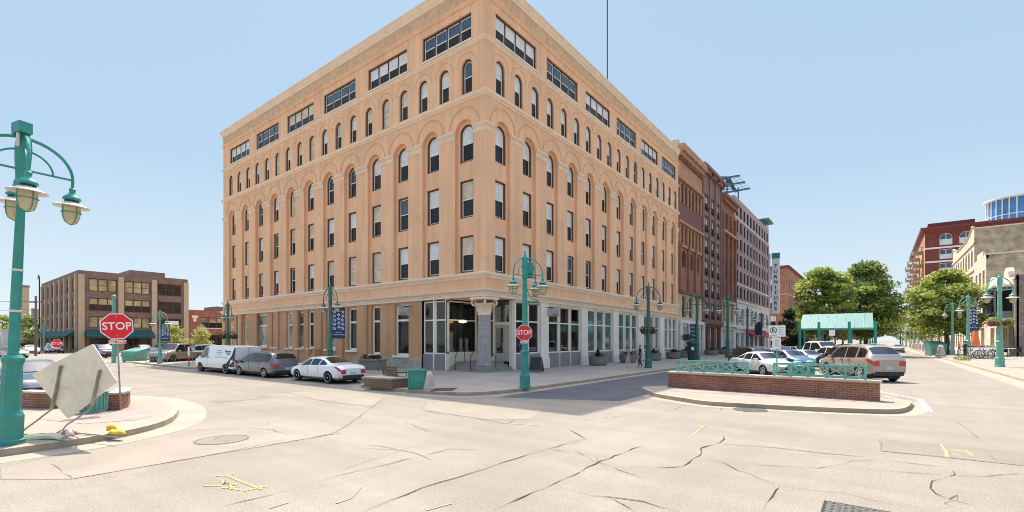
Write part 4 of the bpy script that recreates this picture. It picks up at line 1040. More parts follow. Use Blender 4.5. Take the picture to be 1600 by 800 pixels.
for k in range(7):
    s = lin(-34,-.8,7)[k]; m = MB(AWG); m.add([FSl(s-2,4.2,.05),FSl(s+2,4.2,.05),FSl(s+2,3.0,1.6),FSl(s-2,3.0,1.6),FSl(s-2,2.7,1.6),FSl(s+2,2.7,1.6),FSl(s-2,3.0,.05),FSl(s+2,3.0,.05)], [(0,1,2,3),(3,2,5,4),(0,3,6),(1,7,2)]); m.build('awning', B)
m = MB(AWG); m.add([FRR(.9,4.2,.05),FRR(11.2,4.2,.05),FRR(11.2,3.0,1.6),FRR(.9,3.0,1.6),FRR(.9,2.6,1.6),FRR(11.2,2.6,1.6)], [(0,1,2,3),(3,2,5,4)]); m.build('awning', B)
m = MB(BRB); m.box(-20,-6,9,15,H-.2,H+1.6); m.build('roof_plant_room', B)
m = MB(SIGNW); m.fbox(FRR, 13.3, 15.6, 5.4, 6.2, 0, .1); m.build('wall_sign', B)
m = MB(BLACK); m.tube([(-35.5,-.3,0),(-35.5,-.3,16.2)], .12, 6); m.tube([(-35.5+.9*math.cos(PI*k/8)-.9+0,-.3,16.2+.9*math.sin(PI*k/8)) for k in range(9)], .09, 6); m.build('vent_pipe', B)
B = thing('low_red_brick_building', 'low red brick building between the brown office block and the peach building', 'building', (-114.8, 37.6, 0))
L = 30; RB2 = brick('red_brick_low', (.36,.10,.06), (.29,.08,.05), (.3,.2,.15), .3, .1, .012); mb = MB(RB2)
row(mb, B, FRR, PI/2, L, 4.2, 8.7, lin(1,L-1,4), 4.6, 4.9, 7.2, (DKFRAME,DKFRAME), (GLT,GLASSD), rev=.25, split=3, sills=CREAM)
row(mb, B, FRR, PI/2, L, 0, 4.2, lin(1,L-1,4), 4.8, .4, 3.4, (DKFRAME,DKFRAME), (GLASSD,GLASSD), rev=.4, split=3, nm='shop_window')
shell(mb, RB2, -25, 0, 0, L, 8.7, 'E'); mb.build('wall', B); roof(B, -25, 0, 0, L, 8.5)
for k in range(5): s = 1+7*k; m = MB(CREAM); m.fbox(FRR, s-.55, s+.55, 7.0, 7.5, 0, .4); m.fbox(FRR, s-.3, s+.3, 6.2, 7.0, 0, .3); m.build('capital', B)
m = MB(BRB); m.box(-9,-2,6,15,8.5,9.8); m.build('roof_plant_room', B)
# white low building, chimney at far left
B = thing('low_white_building', 'low white building with a blue door at the far left edge', 'building', tuple(P(-6,545,120).xy)+(0,))
m = MB(PALEB); m.box(-14,10,0,12,0,4.6); m.build('wall', B); m = MB(CREAM); m.box(-14.2,10.2,-.2,12.2,4.6,4.9); m.build('roof', B)
m = MB(mat('blue_door', (.02,.12,.25), .5)); m.box(4,8,-.06,-.002,0,3.6); m.build('door', B)
p = P(34,548,150); t = thing('chimney_stack', 'tall square tan chimney stack at the far left behind the green lamp post', 'chimney', (p.x,p.y,0))
m = MB(PILB); m.prism([(-1.5,-1.5),(1.5,-1.5),(1.5,1.5),(-1.5,1.5)], 0, 19); m.build('stack', t); m = MB(BRB); m.box(-1.6,1.6,-1.6,1.6,19,19.6); m.build('cap', t)
p = G(56,556); t = thing('utility_pole', 'wooden utility pole with a grey transformer at the far left', 'utility pole', (p.x,p.y,0)); k = 1.0
m = MB(mat('pole_wood', (.16,.12,.085), .9, .2, 3)); m.tube([(0,0,0),(0,0,8.6)], .17, 8, .12); m.build('pole', t)
m = MB(METAL); m.lathe([(.05,6.9),(.4,6.8),(.4,5.5),(.1,5.4)], 12, (-.6,0,0)); m.build('transformer', t)
m = MB(MATS['pole_wood']); m.bar((-1,-.5,7.7),(1,.5,7.7),.14); m.build('crossarm', t)
for dz, lab in ((7.8,'upper overhead wire sagging from the utility pole towards the left'),(6.6,'lower overhead wire sagging from the utility pole towards the left')):
    m = MB(BLACK); m.tube([(p.x-k_*3, p.y-k_*5.5, dz-.9*math.sin(PI*k_/10)) for k_ in range(11)], .025, 4); tag(m.build('overhead_wire'), lab, 'wire')
# ================================================================ TREES
BARK = mat('bark', (.13,.09,.06), .95, .25, 4, bump=.5, bscale=20)
def leafmat(name, col):
    m = mat(name, col, .55, .35, .9, fine=.3, bscale=6, spec=.3)
    nt = m.node_tree; N, L = nt.nodes, nt.links; b = N.get('Principled BSDF'); o = N.get('Material Output')
    tr = N.new('ShaderNodeBsdfTranslucent'); src = b.inputs['Base Color'].links[0].from_socket; L.new(src, tr.inputs[0])
    ms = N.new('ShaderNodeMixShader'); ms.inputs[0].default_value = .35; L.new(b.outputs[0], ms.inputs[1]); L.new(tr.outputs[0], ms.inputs[2]); L.new(ms.outputs[0], o.inputs[0])
    return m
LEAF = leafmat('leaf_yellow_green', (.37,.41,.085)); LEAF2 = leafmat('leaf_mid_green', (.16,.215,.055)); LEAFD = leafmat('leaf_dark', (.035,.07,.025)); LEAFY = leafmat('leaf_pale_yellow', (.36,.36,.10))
def leaves(mb, c, r, n, size, rnd, flat=.5):
    for _ in range(n):
        while True:
            x, y, z = rnd.uniform(-1,1), rnd.uniform(-1,1), rnd.uniform(-1,1)
            q = x*x+y*y+z*z
            if q < 1: break
        k = (q**.5)**-.35 if q > .01 else 1
        p = Vector((c[0]+x*r[0]*min(k,1.3), c[1]+y*r[1]*min(k,1.3), c[2]+z*r[2]*min(k,1.3)))
        nn = Vector((rnd.gauss(0,.55), rnd.gauss(0,.55), rnd.uniform(.2,1))).normalized()
        a = nn.orthogonal().normalized(); a = (a*math.cos(rnd.random()*6)+nn.cross(a)*math.sin(rnd.random()*6)).normalized(); b = nn.cross(a)
        s = size*rnd.uniform(.6,1.3)
        i = len(mb.v)
        mb.v += [tuple(p-a*s), tuple(p-b*s*.5), tuple(p+a*s-nn*s*.25), tuple(p+b*s*.5)]
        mb.f.append((i,i+1,i+2,i+3)); mb.mi.append(mb.cur); mb.sm.append(False)
def tree(label, loc, h, rw, trunkh, seed, mats=(LEAF,LEAF2), n=70, per=90, size=.3, name='street_tree', tr=.28, group=None, shape=1.0):
    rnd = random.Random(seed); t = thing(name, label, 'tree', loc, 0, group)
    m = MB(BARK); m.tube([(0,0,0),(.05,.02,trunkh*.5),(-.05,.05,trunkh),(.1,0,h*.55),(0,.1,h*.85)], [tr*1.25,tr,tr*.85,tr*.5,tr*.12], 9)
    cl = []
    for i in range(n):
        z = rnd.random(); zz = trunkh*.9+(h-trunkh*.9)*z
        rr = rw*(math.sin(PI*min(1,(z*.86+.14)))**.6)*shape
        a = rnd.uniform(0, 2*PI); q = rr*rnd.uniform(.25,1)**.6*rnd.uniform(.85,1.12)
        cl.append((q*math.cos(a), q*math.sin(a), zz))
    for c in cl[::3]:
        z0 = max(trunkh*.8, c[2]-rw*.6); m.tube([(0,0,z0),(c[0]*.5,c[1]*.5,z0+(c[2]-z0)*.65),(c[0],c[1],c[2])], [tr*.35,tr*.2,tr*.05], 5)
    m.build('trunk', t)
    cr = MB(mats[0])
    for i, c in enumerate(cl):
        cr.mat(mats[i % 3 == 0] if len(mats) == 2 else mats[0])
        s = rnd.uniform(.7,1.35)*rw*.27
        leaves(cr, c, (s*1.25, s*1.25, s*.55), per, size, rnd)
    cr.build('crown', t, fix=False)
    return t
tree('broad pale green tree left of centre behind the green canopy', (xat(1287,78),78,.0), 12.0, 3.6, 3.0, 3, n=130, per=85, size=.26)
tree('highest tree in the middle of the street, standing behind the right half of the canopy', (xat(1353,84),84,.0), 12.9, 4.0, 3.2, 5, (LEAF2,LEAF), n=150, per=85, size=.26)
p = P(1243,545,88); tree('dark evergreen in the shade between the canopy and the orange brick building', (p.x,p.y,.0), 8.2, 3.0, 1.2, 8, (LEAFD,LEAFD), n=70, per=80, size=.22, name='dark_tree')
p = P(1482,556,70); tree('bright green street tree by the green lamps on the right pavement', (p.x-.2,p.y,.14), 12.0, 4.1, 3.4, 11, n=150, per=85, size=.26)
for i, (x, y, h, lab) in enumerate(((10,215,13,'distant street tree far up the right pavement'),(-9,190,10,'distant tree between the two rows of far lamps'),(-14,240,14,'farthest tree at the end of the left side of the street'),(9,300,15,'farthest tree at the end of the right pavement'))):
    tree(lab, (x,y,0), h, h*.36, 3, 20+i, (LEAF2,LEAF), n=40, per=50, size=.42)
for px, py, d, h, lab in ((46,548,118,8.5,'small green tree beside the utility pole at the far left'),(4,540,150,10,'green tree behind the low white building at the left edge')):
    p = P(px,py,d); tree(lab, (p.x,p.y,0), h, h*.42, 1.2, int(px), (LEAF,LEAF2), n=50, per=60, size=.34)
for px, d, h, lab in ((271,80,4.6,'yellow flowering small tree behind the parked pickup, left one'),(314,84,4.4,'yellow flowering small tree behind the white van roof, right one')):
    p = P(px,550,d); tree(lab, (p.x,p.y,0), h, 1.9, 1.4, int(px), (LEAFY,LEAF), n=36, per=45, size=.17, name='small_tree', tr=.1)
# ================================================================ STREET LAMPS (height 6.8, arms of .93)
def circle_arc(c, r, a0, a1, n, rz=1.0):
    return [(c[0]+r*math.cos(a0+(a1-a0)*k/n), c[1], c[2]+r*rz*math.sin(a0+(a1-a0)*k/n)) for k in range(n+1)]
def rotz(pts, a): return [(x*math.cos(a)-y*math.sin(a), x*math.sin(a)+y*math.cos(a), z) for x, y, z in pts]
def make_lamp(arms, paint, finial='point', big=False, pk=1.0, up=0.0, hk=1.0):
    t = thing('street_lamp', 'green street lamp', 'street lamp')
    m = MB(paint); r8 = PI/8
    m.lathe([(.30,0),(.30,.10),(.265,.12),(.265,.60),(.235,.66),(.30,.67) if False else (.235,.66)], 8, rot=r8); m.build('base', t)
    m = MB(paint)
    vs = []; n = 24
    for z, r in ((.66,.225),(.72,.205),(1.62,.185),(1.72,.2)):
        for j in range(n):
            rr = r*(1 if j % 2 or z in (.66,1.72) else .93); a = 2*PI*j/n; vs.append((rr*math.cos(a), rr*math.sin(a), z))
    m.add(vs, [(i*n+j, i*n+(j+1)%n, (i+1)*n+(j+1)%n, (i+1)*n+j) for i in range(3) for j in range(n)])
    m.lathe([(.21,1.70),(.225,1.74),(.225,1.80),(.17,1.86)], 8, rot=r8); m.build('fluted_collar', t)
    m = MB(paint); m.smooth = True; m.lathe([(.155*pk,1.84),(.14*pk,3.5),(.115*pk,5.35)], 8 if big else 10, rot=r8); m.smooth = True; m.build('pole', t, sharp=30)
    m = MB(paint); m.smooth = True
    m.lathe([(.115,5.33),(.15,5.37),(.15,5.45),(.12,5.5),(.15,5.9),(.16,6.15),(.13,6.4),(.06,6.5)], 12)
    if finial == 'point': m.lathe([(.05,6.48),(.07,6.53),(.03,6.58),(.05,6.63),(.01,6.8)], 8)
    m.build('head', t, sharp=35)
    if finial == 'block':
        m = MB(paint); m.bar((-.09,-.1,6.52),(.24,.02,6.78) if False else (.22,.0,6.56), .26, .22); m.build('sensor_box', t)
        m = MB(SHADE); m.tube([(.1,-.12,6.48),(.14,-.12,6.38),(.155,-.12,6.15)], .035, 6); m.build('cap_strip', t)
    R = .93
    for a in arms:
        m = MB(paint)
        m.tube(rotz([(.05,0,6.38)]+[(.0+R*math.sin(PI/2*k/10), 0, 5.48+up+(.90-up)*math.cos(PI/2*k/10)) for k in range(1,11)]+[(R,0,5.3+up)], a), .035, 7)
        m.tube(rotz([(.55*math.sin(PI/2*k/8), 0, 5.5+up+(.52-up*.5)*math.cos(PI/2*k/8)) for k in range(9)], a), .022, 6)
        m.tube(rotz([(.05,0,5.5+up),(R,0,5.5+up)], a), .024, 6)
        m.build('arm', t)
        c = (R*math.cos(a), R*math.sin(a), 0 if not up else up)
        m = MB(paint); m.smooth = True; m.lathe([(.04,5.34),(.075,5.3),(.06,5.24),(.075,5.2),(.17,5.13),(.19,5.10),(.19,5.07),(.15,5.055)], 16, c)
        hd = m.build('lamp_cap', t, sharp=35)
        m = MB(BLACK); m.lathe([(.15,5.055),(.15,5.02)], 16, c); m.build('vent_gap', hd)
        m = MB(SHADE); m.smooth = True; m.lathe([(.15,5.02),(.2,4.99),(.375,4.92),(.37,4.905),(.19,4.93)], 22, c); m.build('lamp_shade', hd, sharp=40)
        m = MB(GLOBE); m.smooth = True; m.lathe([(.18,4.93),(.192,4.8),(.175,4.68),(.13,4.59),(.06,4.545),(.0,4.535)], 18, c); m.build('globe', hd, sharp=60)
        m = MB(paint)
        for k in range(4):
            b = k*PI/2+.4
            m.tube([(c[0]+r*math.cos(b), c[1]+r*math.sin(b), c[2]+z) for r, z in ((.2,4.95),(.205,4.8),(.186,4.67),(.138,4.575),(.0,4.52))], .009, 4)
        m.tube([(c[0]+.206*math.cos(2*PI*k/18), c[1]+.206*math.sin(2*PI*k/18), c[2]+4.79) for k in range(19)], .009, 4)
        m.build('globe_cage', hd)
    return t
VA = math.atan2(VR[1], VR[0])         # angle of the picture's right hand direction
lampA = make_lamp([0, PI/2, PI, -PI/2], TEAL, 'block', True, pk=.74, up=.22)
p = G(13.5, 694, .14); put(lampA, (p.x,p.y,.14), 0, 'large teal street lamp with four shaded globes at the left edge beside the fallen sign', (.80,.80,.955))
lampA.rotation_euler = Vector((0,0,0)); lampA.rotation_euler = (0,0,0)
q = Matrix.Rotation(math.radians(2.9), 4, Vector((-VD[0],-VD[1],0))*-1)   # leans a little to the right
lampA.rotation_euler = q.to_euler()
m = MB(SHADE)
for z in (2.75,3.6): m.lathe([(.116,z),(.12,z+.03),(.114,z+.05)], 8, rot=PI/8)
m.build('clamp_band', lampA)
m = MB(BLACK); m.box(-.2,-.11,-.03,.03,3.95,4.15); m.build('control_box', lampA)
lamp3 = make_lamp([PI/2, -PI/2, .25], TEAL)
p = G(820, 606, .14); s_ = .885
put(lamp3, (p.x,p.y,.14), 0, 'teal corner street lamp carrying the stop sign in front of the peach building', s_)
# dark green banner-less two arm lamps
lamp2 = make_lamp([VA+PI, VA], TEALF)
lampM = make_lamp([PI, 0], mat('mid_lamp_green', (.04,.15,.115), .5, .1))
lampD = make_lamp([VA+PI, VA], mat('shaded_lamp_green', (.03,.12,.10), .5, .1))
used = {}
def lamp(proto, px, py, top, label, x=None, rz=0.0, base_xy=None):
    if base_xy: b = Vector((base_xy[0], base_xy[1], .14))
    else: b = G(px, py, .14)
    d = b.x*VD[0]+b.y*VD[1]
    s = (2.2-.14+(HOR-top)*d/FOC)/6.8
    if proto.name in used: o = dup(proto, b, rz, label, 'green street lamps', s)
    else: o = put(proto, b, rz, label, s, 'green street lamps'); used[proto.name] = 1
    return o
ww = lambda px: (-14.2, yat(px,-14.2))
LP = {}
LP[516] = lamp(lampM, 516, 586, 441, 'green street lamp with a navy banner behind the white sedan', base_xy=(xat(516,16.6),16.6))
LP[356] = lamp(lampM, 356, 573, 468, 'green street lamp with a dark hanging basket behind the white van', base_xy=(xat(356,16.6),16.6))
LP[250] = lamp(lamp2, 250, 568, 482, 'green street lamp with navy banner standing left of the parked white van')
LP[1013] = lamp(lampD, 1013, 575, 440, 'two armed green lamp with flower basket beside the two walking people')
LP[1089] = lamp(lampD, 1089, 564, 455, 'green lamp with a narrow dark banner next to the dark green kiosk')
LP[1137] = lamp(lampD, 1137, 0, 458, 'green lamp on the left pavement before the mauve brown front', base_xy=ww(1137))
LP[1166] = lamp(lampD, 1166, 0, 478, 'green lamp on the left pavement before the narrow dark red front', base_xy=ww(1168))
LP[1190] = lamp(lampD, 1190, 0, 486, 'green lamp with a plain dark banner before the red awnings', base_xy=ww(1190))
e8 = 8.3
LP[1562] = lamp(lamp2, 1562, 573, 424, 'nearest right pavement lamp, carrying a basket of pink and yellow flowers')
LP[1513] = lamp(lamp2, 1513, 0, 457, 'right pavement lamp with a blue and white banner', base_xy=(e8, yat(1513,e8)))
LP[1488] = lamp(lamp2, 1488, 0, 469, 'right pavement lamp standing just right of the street tree trunk', base_xy=(e8, yat(1488,e8)))
for px, py, tp, lab in ((130,560,0,''),):
    pass
for px, d, tp, lab in ((69,86,503,'green lamp before the awning end of the brown brick block'),(125,95,504,'green lamp at the corner pilaster of the brown brick block'),(271,92,510,'small distant green lamp right of the navy banner at left'),(315,92,504,'small distant green lamp in front of the low red brick building')):
    b = P(px, 545, d); lamp(lamp2, 0, 0, tp, lab, base_xy=(b.x,b.y))
for i, y in enumerate((100,115,130,147,165,185,208,235)):
    lamp(lamp2, 0, 0, HOR-(7.6-2.2)*FOC/(e8*VD[0]+y*VD[1]), 'lamp in the row of far green lamps receding along the right pavement', base_xy=(e8-.6,y))
for i, y in enumerate((104,122,140,160,185,212)):
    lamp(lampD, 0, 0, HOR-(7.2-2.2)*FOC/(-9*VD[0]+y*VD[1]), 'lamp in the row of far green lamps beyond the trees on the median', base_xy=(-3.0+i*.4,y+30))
for px, lab in ((1408,''),(1416,''),(1424,'')):
    pass
# ---- banners, baskets, signs on lamps (each hangs on a lamp: a thing of its own)
def flower_pattern(mb, w, h, seed, d):
    rnd = random.Random(seed)
    for i in range(3):
        for j in range(5):
            cx = -w/2+w*(i+.5)/3+rnd.uniform(-.03,.03); cz = h*(j+.5)/5+(.05 if i % 2 else -.03); a0 = rnd.random()*2
            for k in range(5):
                a = a0+k*2*PI/5; r0, r1 = .02, w*.15
                p0 = Vector((cx+r0*math.cos(a), 0, cz+r0*math.sin(a))); p1 = Vector((cx+r1*math.cos(a), 0, cz+r1*math.sin(a))); sd = Vector((-math.sin(a),0,math.cos(a)))*w*.045
                mid = p0.lerp(p1,.6)
                mb.add([(q.x, d, q.z) for q in (p0, mid+sd, p1, mid-sd)], [(0,1,2,3)])
def banner(px, lampo, z0, z1, w, label, side=1, plain=False, col=None, off=.14):
    b = lampo.location; c = (b.x+VR[0]*(w/2+off)*side, b.y+VR[1]*(w/2+off)*side, 0)
    t = thing('banner', label, 'banner', c, VA); h = z1-z0
    cm = col or BLUEN
    m = MB(cm); m.box(-w/2,w/2,-.012,.012,z0,z1); m.build('cloth', t)
    m = MB(BLACK); m.bar((-w/2*side-off*side,0,z1+.02),(w/2*side,0,z1+.02),.035); m.bar((-w/2*side-off*side,0,z0-.02),(w/2*side,0,z0-.02),.035); m.build('bracket', t)
    if not plain:
        m = MB(SIGNW); flower_pattern(m, w*.94, h*.70, px, -.017); 
        for i in range(len(m.v)): x, y, z = m.v[i]; m.v[i] = (x, y, z+z0+h*.27)
        m.build('flower_print', t, fix=False)
        text('HISTORIC', w*.11, SIGNW, t, (0,-.016,z0+h*.19)); text('THIRD WARD', w*.15, SIGNW, t, (0,-.016,z0+h*.11))
    return t
def zz(lampo, py):
    b = lampo.location; d = b.x*VD[0]+b.y*VD[1]; return CH-(py-HOR)*d/FOC
banner(3, LP[516], zz(LP[516],528), zz(LP[516],482), .78, 'navy banner with white flower print on the lamp behind the white sedan')
banner(4, LP[250], zz(LP[250],532), zz(LP[250],505), .72, 'navy banner with white flower print on the lamp left of the white van')
banner(5, LP[1089], zz(LP[1089],552), zz(LP[1089],507), .55, 'narrow dark banner with faint print on the lamp by the kiosk', side=-1, col=mat('dim_banner', (.01,.035,.07), .7))
banner(6, LP[1190], zz(LP[1190],523), zz(LP[1190],503), .95, 'plain dark banner hanging before the red awnings', side=-1, plain=True, col=MATS['dim_banner'])
banner(7, LP[1513], zz(LP[1513],516), zz(LP[1513],481), 1.0, 'blue banner with white flower print on a right pavement lamp')
def basket(lampo, py, r, label, cols, dens=220, size=.06):
    b = lampo.location; z = zz(lampo, py); t = thing('hanging_basket', label, 'flower basket', (b.x,b.y,z))
    rnd = random.Random(int(py*7)); m = MB(BLACK)
    for s in (-1,1): m.bar((0,0,-.12),(VR[0]*r*.6*s,VR[1]*r*.6*s,-.12),.03)
    m.build('bracket', t)
    for s in (-1,1):
        m = MB(mat('basket_liner', (.09,.06,.035), .9, .2, 8)); m.lathe([(.02,-.3),(r*.3,-.24),(r*.42,-.05),(r*.42,0)], 12, (VR[0]*r*.55*s,VR[1]*r*.55*s,0)); m.build('pot', t)
        m = MB(cols[0])
        for k in range(9):
            m.mat(cols[(k+(s>0)) % len(cols)]); a = rnd.random()*6
            leaves(m, (VR[0]*r*.55*s+math.cos(a)*r*.28,VR[1]*r*.55*s+math.sin(a)*r*.28,rnd.uniform(-.15,.2)), (r*.3,r*.3,r*.28), dens//9, size, rnd)
        m.build('foliage', t, fix=False)
DKF = leafmat('dark_basket_leaf', (.05,.045,.025)); PINKF = leafmat('pink_flower', (.75,.38,.40))
basket(LP[356], 524, .75, 'dark trailing hanging basket on the lamp behind the white van', (DKF,DKF))
basket(LP[1013], 516, .62, 'dark hanging basket with white bloom above the walking people', (DKF,LEAFD,DKF))
basket(LP[1562], 504, .9, 'hanging basket of pink and yellow green flowers at the right', (PINKF,LEAFY,LEAF), 600, .085)
# ---- stop signs
def octa(r): return [(r*math.cos(PI/8+k*PI/4), r*math.sin(PI/8+k*PI/4)) for k in range(8)]
def stop_sign(loc, z, r, rz, label, allway=True, post=None, back=.0):
    t = thing('stop_sign', label, 'stop sign', loc, rz)
    def plate(rr, y0, y1, mm, nm, par):
        m = MB(mm); o = octa(rr/math.cos(PI/8)); m.add([(a,y0,z+b) for a,b in o]+[(a,y1,z+b) for a,b in o], [tuple(range(8)), tuple(range(8,16))]+[(i,(i+1)%8,8+(i+1)%8,8+i) for i in range(8)]); return m.build(nm, par)
    pl = plate(r, -.012, 0, SIGNW, 'plate', t); plate(r*.93, -.018, -.0125, RED, 'red_face', pl)
    text('STOP', r*.82, SIGNW, pl, (0,-.021,z), ext=.002, off=r*.012, sx=.9)
    if allway:
        m = MB(RED); m.box(-r*.55,r*.55,-.01,0,z-r-.26*r-.03,z-r-.03); pp_ = m.build('all_way_plate', t)
        m = MB(SIGNW)
        for a, b, c, d in ((-r*.55,r*.55,-.015,.0),(-r*.55,r*.55,-.26*r+.0,-.26*r+.015)): m.box(a,b,-.013,-.0105,z-r-.03+c,z-r-.03+d)
        m.build('border', pp_)
        text('ALL WAY', r*.24, SIGNW, pp_, (0,-.012,z-r-.03-.13*r), ext=.002, off=.003)
    if post:
        m = MB(METAL)
        m.bar((0,.03,.0),(0,.03,z+r*.4),.06,.04); m.build('post', t)
    m = MB(CHROME); m.cbox(0,-.022,z+r*.72,.02,.004,.02); m.cbox(0,-.022,z-r*.76,.02,.004,.02); m.build('bolt', t)
    return t
def facecam(p): return math.atan2(-p.x, p.y)
p = G(189, 641, .14); d = p.x*VD[0]+p.y*VD[1]
sg = stop_sign((p.x,p.y,.14), CH-.14-(510-HOR)*d/FOC, 20.0*d/FOC, facecam(p)+.05, 'red stop sign with ALL WAY plate on a leaning metal post at the left', post=True)
sg.rotation_euler = (0, math.radians(-2.2), sg.rotation_euler.z)
b = lamp3.location; d = b.x*VD[0]+b.y*VD[1]
f = b+Vector((-b.x,-b.y,0)).normalized()*.2
stop_sign((f.x-VR[0]*.02,f.y-VR[1]*.02,.14), CH-.14-(520-HOR)*d/FOC, 12.2*d/FOC, facecam(b)-.1, 'red stop sign mounted on the teal lamp in front of the corner entrance')
p = P(89, 556, 72); stop_sign((p.x,p.y,0), CH-(537-HOR)*72/FOC, 6.4*72/FOC, facecam(p), 'small distant red stop sign before the brown brick block', allway=False, post=True)
# street name sign on the corner lamp
GREENS = mat('street_sign_green', (.01,.16,.07), .5)
zc = zz(lamp3, 474); t = thing('street_name_sign', 'green street name sign on a curved bracket of the corner lamp', 'street sign', (b.x,b.y,0), VA)
m = MB(GREENS); m.box(.14,.62,-.02,.02,zc-.08,zc+.07); m.build('plate', t)
m = MB(SIGNW); m.box(.17,.59,-.023,-.0205,zc-.045,zc-.04); m.build('border', t); text('N Broadway', .085, SIGNW, t, (.38,-.024,zc+.0), ext=.001)
m = MB(TEAL); m.tube([(.1,0,zc+.65),(.16,0,zc+.4),(.3,0,zc+.2),(.6,0,zc+.12)], .02, 6); m.bar((.1,0,zc+.1),(.64,0,zc+.1),.03); m.build('bracket', t)
# second green sign panel high behind the corner lamp
t = thing('traffic_sign', 'dark teal panel fixed high behind the corner lamp arms', 'sign', (b.x,b.y,0), VA+.3)
z1 = zz(lamp3, 428); m = MB(TEAL); m.box(.12,.42,.1,.14,z1-.1,z1+.5); m.build('panel', t); m = MB(BLACK); m.bar((.1,.06,z1),(.42,.12,z1),.03); m.build('bracket', t)
# fallen diamond sign: back of a road work board on two bent legs
BACK = mat('sign_back', (.80,.66,.50), .6, .1, 3, dirt=((.35,.3,.24), 5, .58, .5))
o0 = P(117,596,10.4); o0.z = 0
t = thing('fallen_diamond_sign', 'pale back of a tilted diamond road sign on two bent metal legs at the left', 'road sign', (o0.x,o0.y,0))
D = 10.4
def Q(px, py, d=D): return P(px,py,d)-o0
cs = [Q(145,537,10.3), Q(183,597,10.0), Q(106,655,10.5), Q(49,585,10.8)]
nrm = (cs[1]-cs[3]).cross(cs[0]-cs[2]).normalized()
if nrm.dot(Vector((-VD[0],-VD[1],0))) < 0: nrm = -nrm
cen = sum(cs, Vector())/4
out = []
for i in range(4):
    a, b_, c = cs[i-1], cs[i], cs[(i+1)%4]
    for k in range(5):
        u = k/4; A = b_+(a-b_).normalized()*.07; Cc = b_+(c-b_).normalized()*.07; out.append(A*(1-u)**2+b_*2*u*(1-u)+Cc*u*u)
m = MB(BACK); n = len(out); m.add(out+[q-nrm*.012 for q in out], [tuple(range(n)), tuple(range(n,2*n))]+[(i,(i+1)%n,n+(i+1)%n,n+i) for i in range(n)]); m.build('board', t)
m = MB(mat('orange_face', (.7,.2,.02), .5)); m.add([q-nrm*.0125 for q in out], [tuple(range(n))]); m.build('orange_face', t, fix=False)
for pts in ([(95,571),(87,613),(80,640),(58,657),(40,670),(32,678)], [(156,578),(149,610),(143,634),(138,642),(118,655),(104,664),(97,673)]):
    w_ = []
    for i, (a, b_) in enumerate(pts):
        if i < 3:
            ray = P(a,b_,10)-Vector((0,0,CH)); pl = cen+o0+nrm*.035; dd = (pl-Vector((0,0,CH))).dot(nrm)/ray.dot(nrm); w_.append(Vector((0,0,CH))+ray*dd-o0)
        else: w_.append(None)
    foot = G(pts[-1][0], pts[-1][1], .15)-o0; st = w_[2]
    k0 = len(pts)-1
    for i in range(3, len(pts)):
        f_ = (i-2)/(k0-2); a, b_ = pts[i]; dd = ((st+o0).x*VD[0]+(st+o0).y*VD[1])*(1-f_)+((foot+o0).x*VD[0]+(foot+o0).y*VD[1])*f_; w_[i] = P(a,b_,dd)-o0
    m = MB(METAL); 
    for i in range(2): m.bar(w_[i], w_[i+1], .06, .03)
    m.tube(w_[2:], .018, 6); m.build('leg', t)
m = MB(METAL); m.tube([G(38,678,.16)-o0, G(110,690,.16)-o0], .015, 5); m.tube([G(97,674,.17)-o0, G(185,683,.17)-o0], .015, 5); m.build('base_rail', t)
def blob(name, label, cat, px, py, lx, ly, h, rz, m1, m2=None, z=.15, seed=1, group=None):
    p = G(px, py, z); rnd = random.Random(seed); m = MB(m1); m.smooth = True; n = 26; k = 9
    vs = []
    for i in range(k+1):
        ph = PI/2*i/k
        for j in range(n):
            a = 2*PI*j/n; wob = 1+.16*math.sin(3*a+seed)+.1*math.sin(5*a+2*seed+ph*3)
            vs.append((lx*math.cos(a)*math.cos(ph)**.6*wob, ly*math.sin(a)*math.cos(ph)**.6*wob, h*math.sin(ph)*(1+.25*math.sin(4*a+seed*2)*math.cos(ph)+.12*math.sin(9*a+i))))
    fs = [(i*n+j, i*n+(j+1)%n, (i+1)*n+(j+1)%n, (i+1)*n+j) for i in range(k) for j in range(n)]
    m.add(vs, fs)
    if m2:
        m.mat(m2); b = m.cur
        for idx, f in enumerate(fs):
            if (idx % n)//2 % 3 == 0: m.mi[idx] = b
    o = m.build(name); o.location = (p.x,p.y,z); o.rotation_euler = (0,0,rz); tag(o, label, cat, group); return o
CLY = mat('yellow_cloth', (.75,.50,.03), .8, .15, 8); CLC = mat('pale_yellow_bag', (.62,.58,.40), .8, .15, 6); CLO = mat('orange_stripe', (.6,.13,.06), .8, .1); CLW = mat('white_bag', (.65,.6,.55), .8, .1)
blob('sandbag', 'pale yellowish sandbag lying at the foot of the fallen sign near the lamp', 'sandbag', 70, 685, .36, .12, .1, VA+.15, CLC, None, seed=3)
blob('sandbag', 'red and white striped sandbag on the fallen sign legs', 'sandbag', 104, 680, .17, .12, .11, VA+.4, CLW, CLO, seed=5)
blob('yellow_bag', 'crumpled bright yellow bag lying on the pavement edge right of the fallen sign', 'bag', 182, 677, .22, .1, .08, VA-.3, CLY, None, seed=7)
blob('orange_cone_cloth', 'small orange yellow cloth lump behind the crumpled yellow bag', 'cloth', 175, 671, .1, .07, .1, VA, mat('amber_cloth', (.75,.33,.02), .8), None, seed=9)
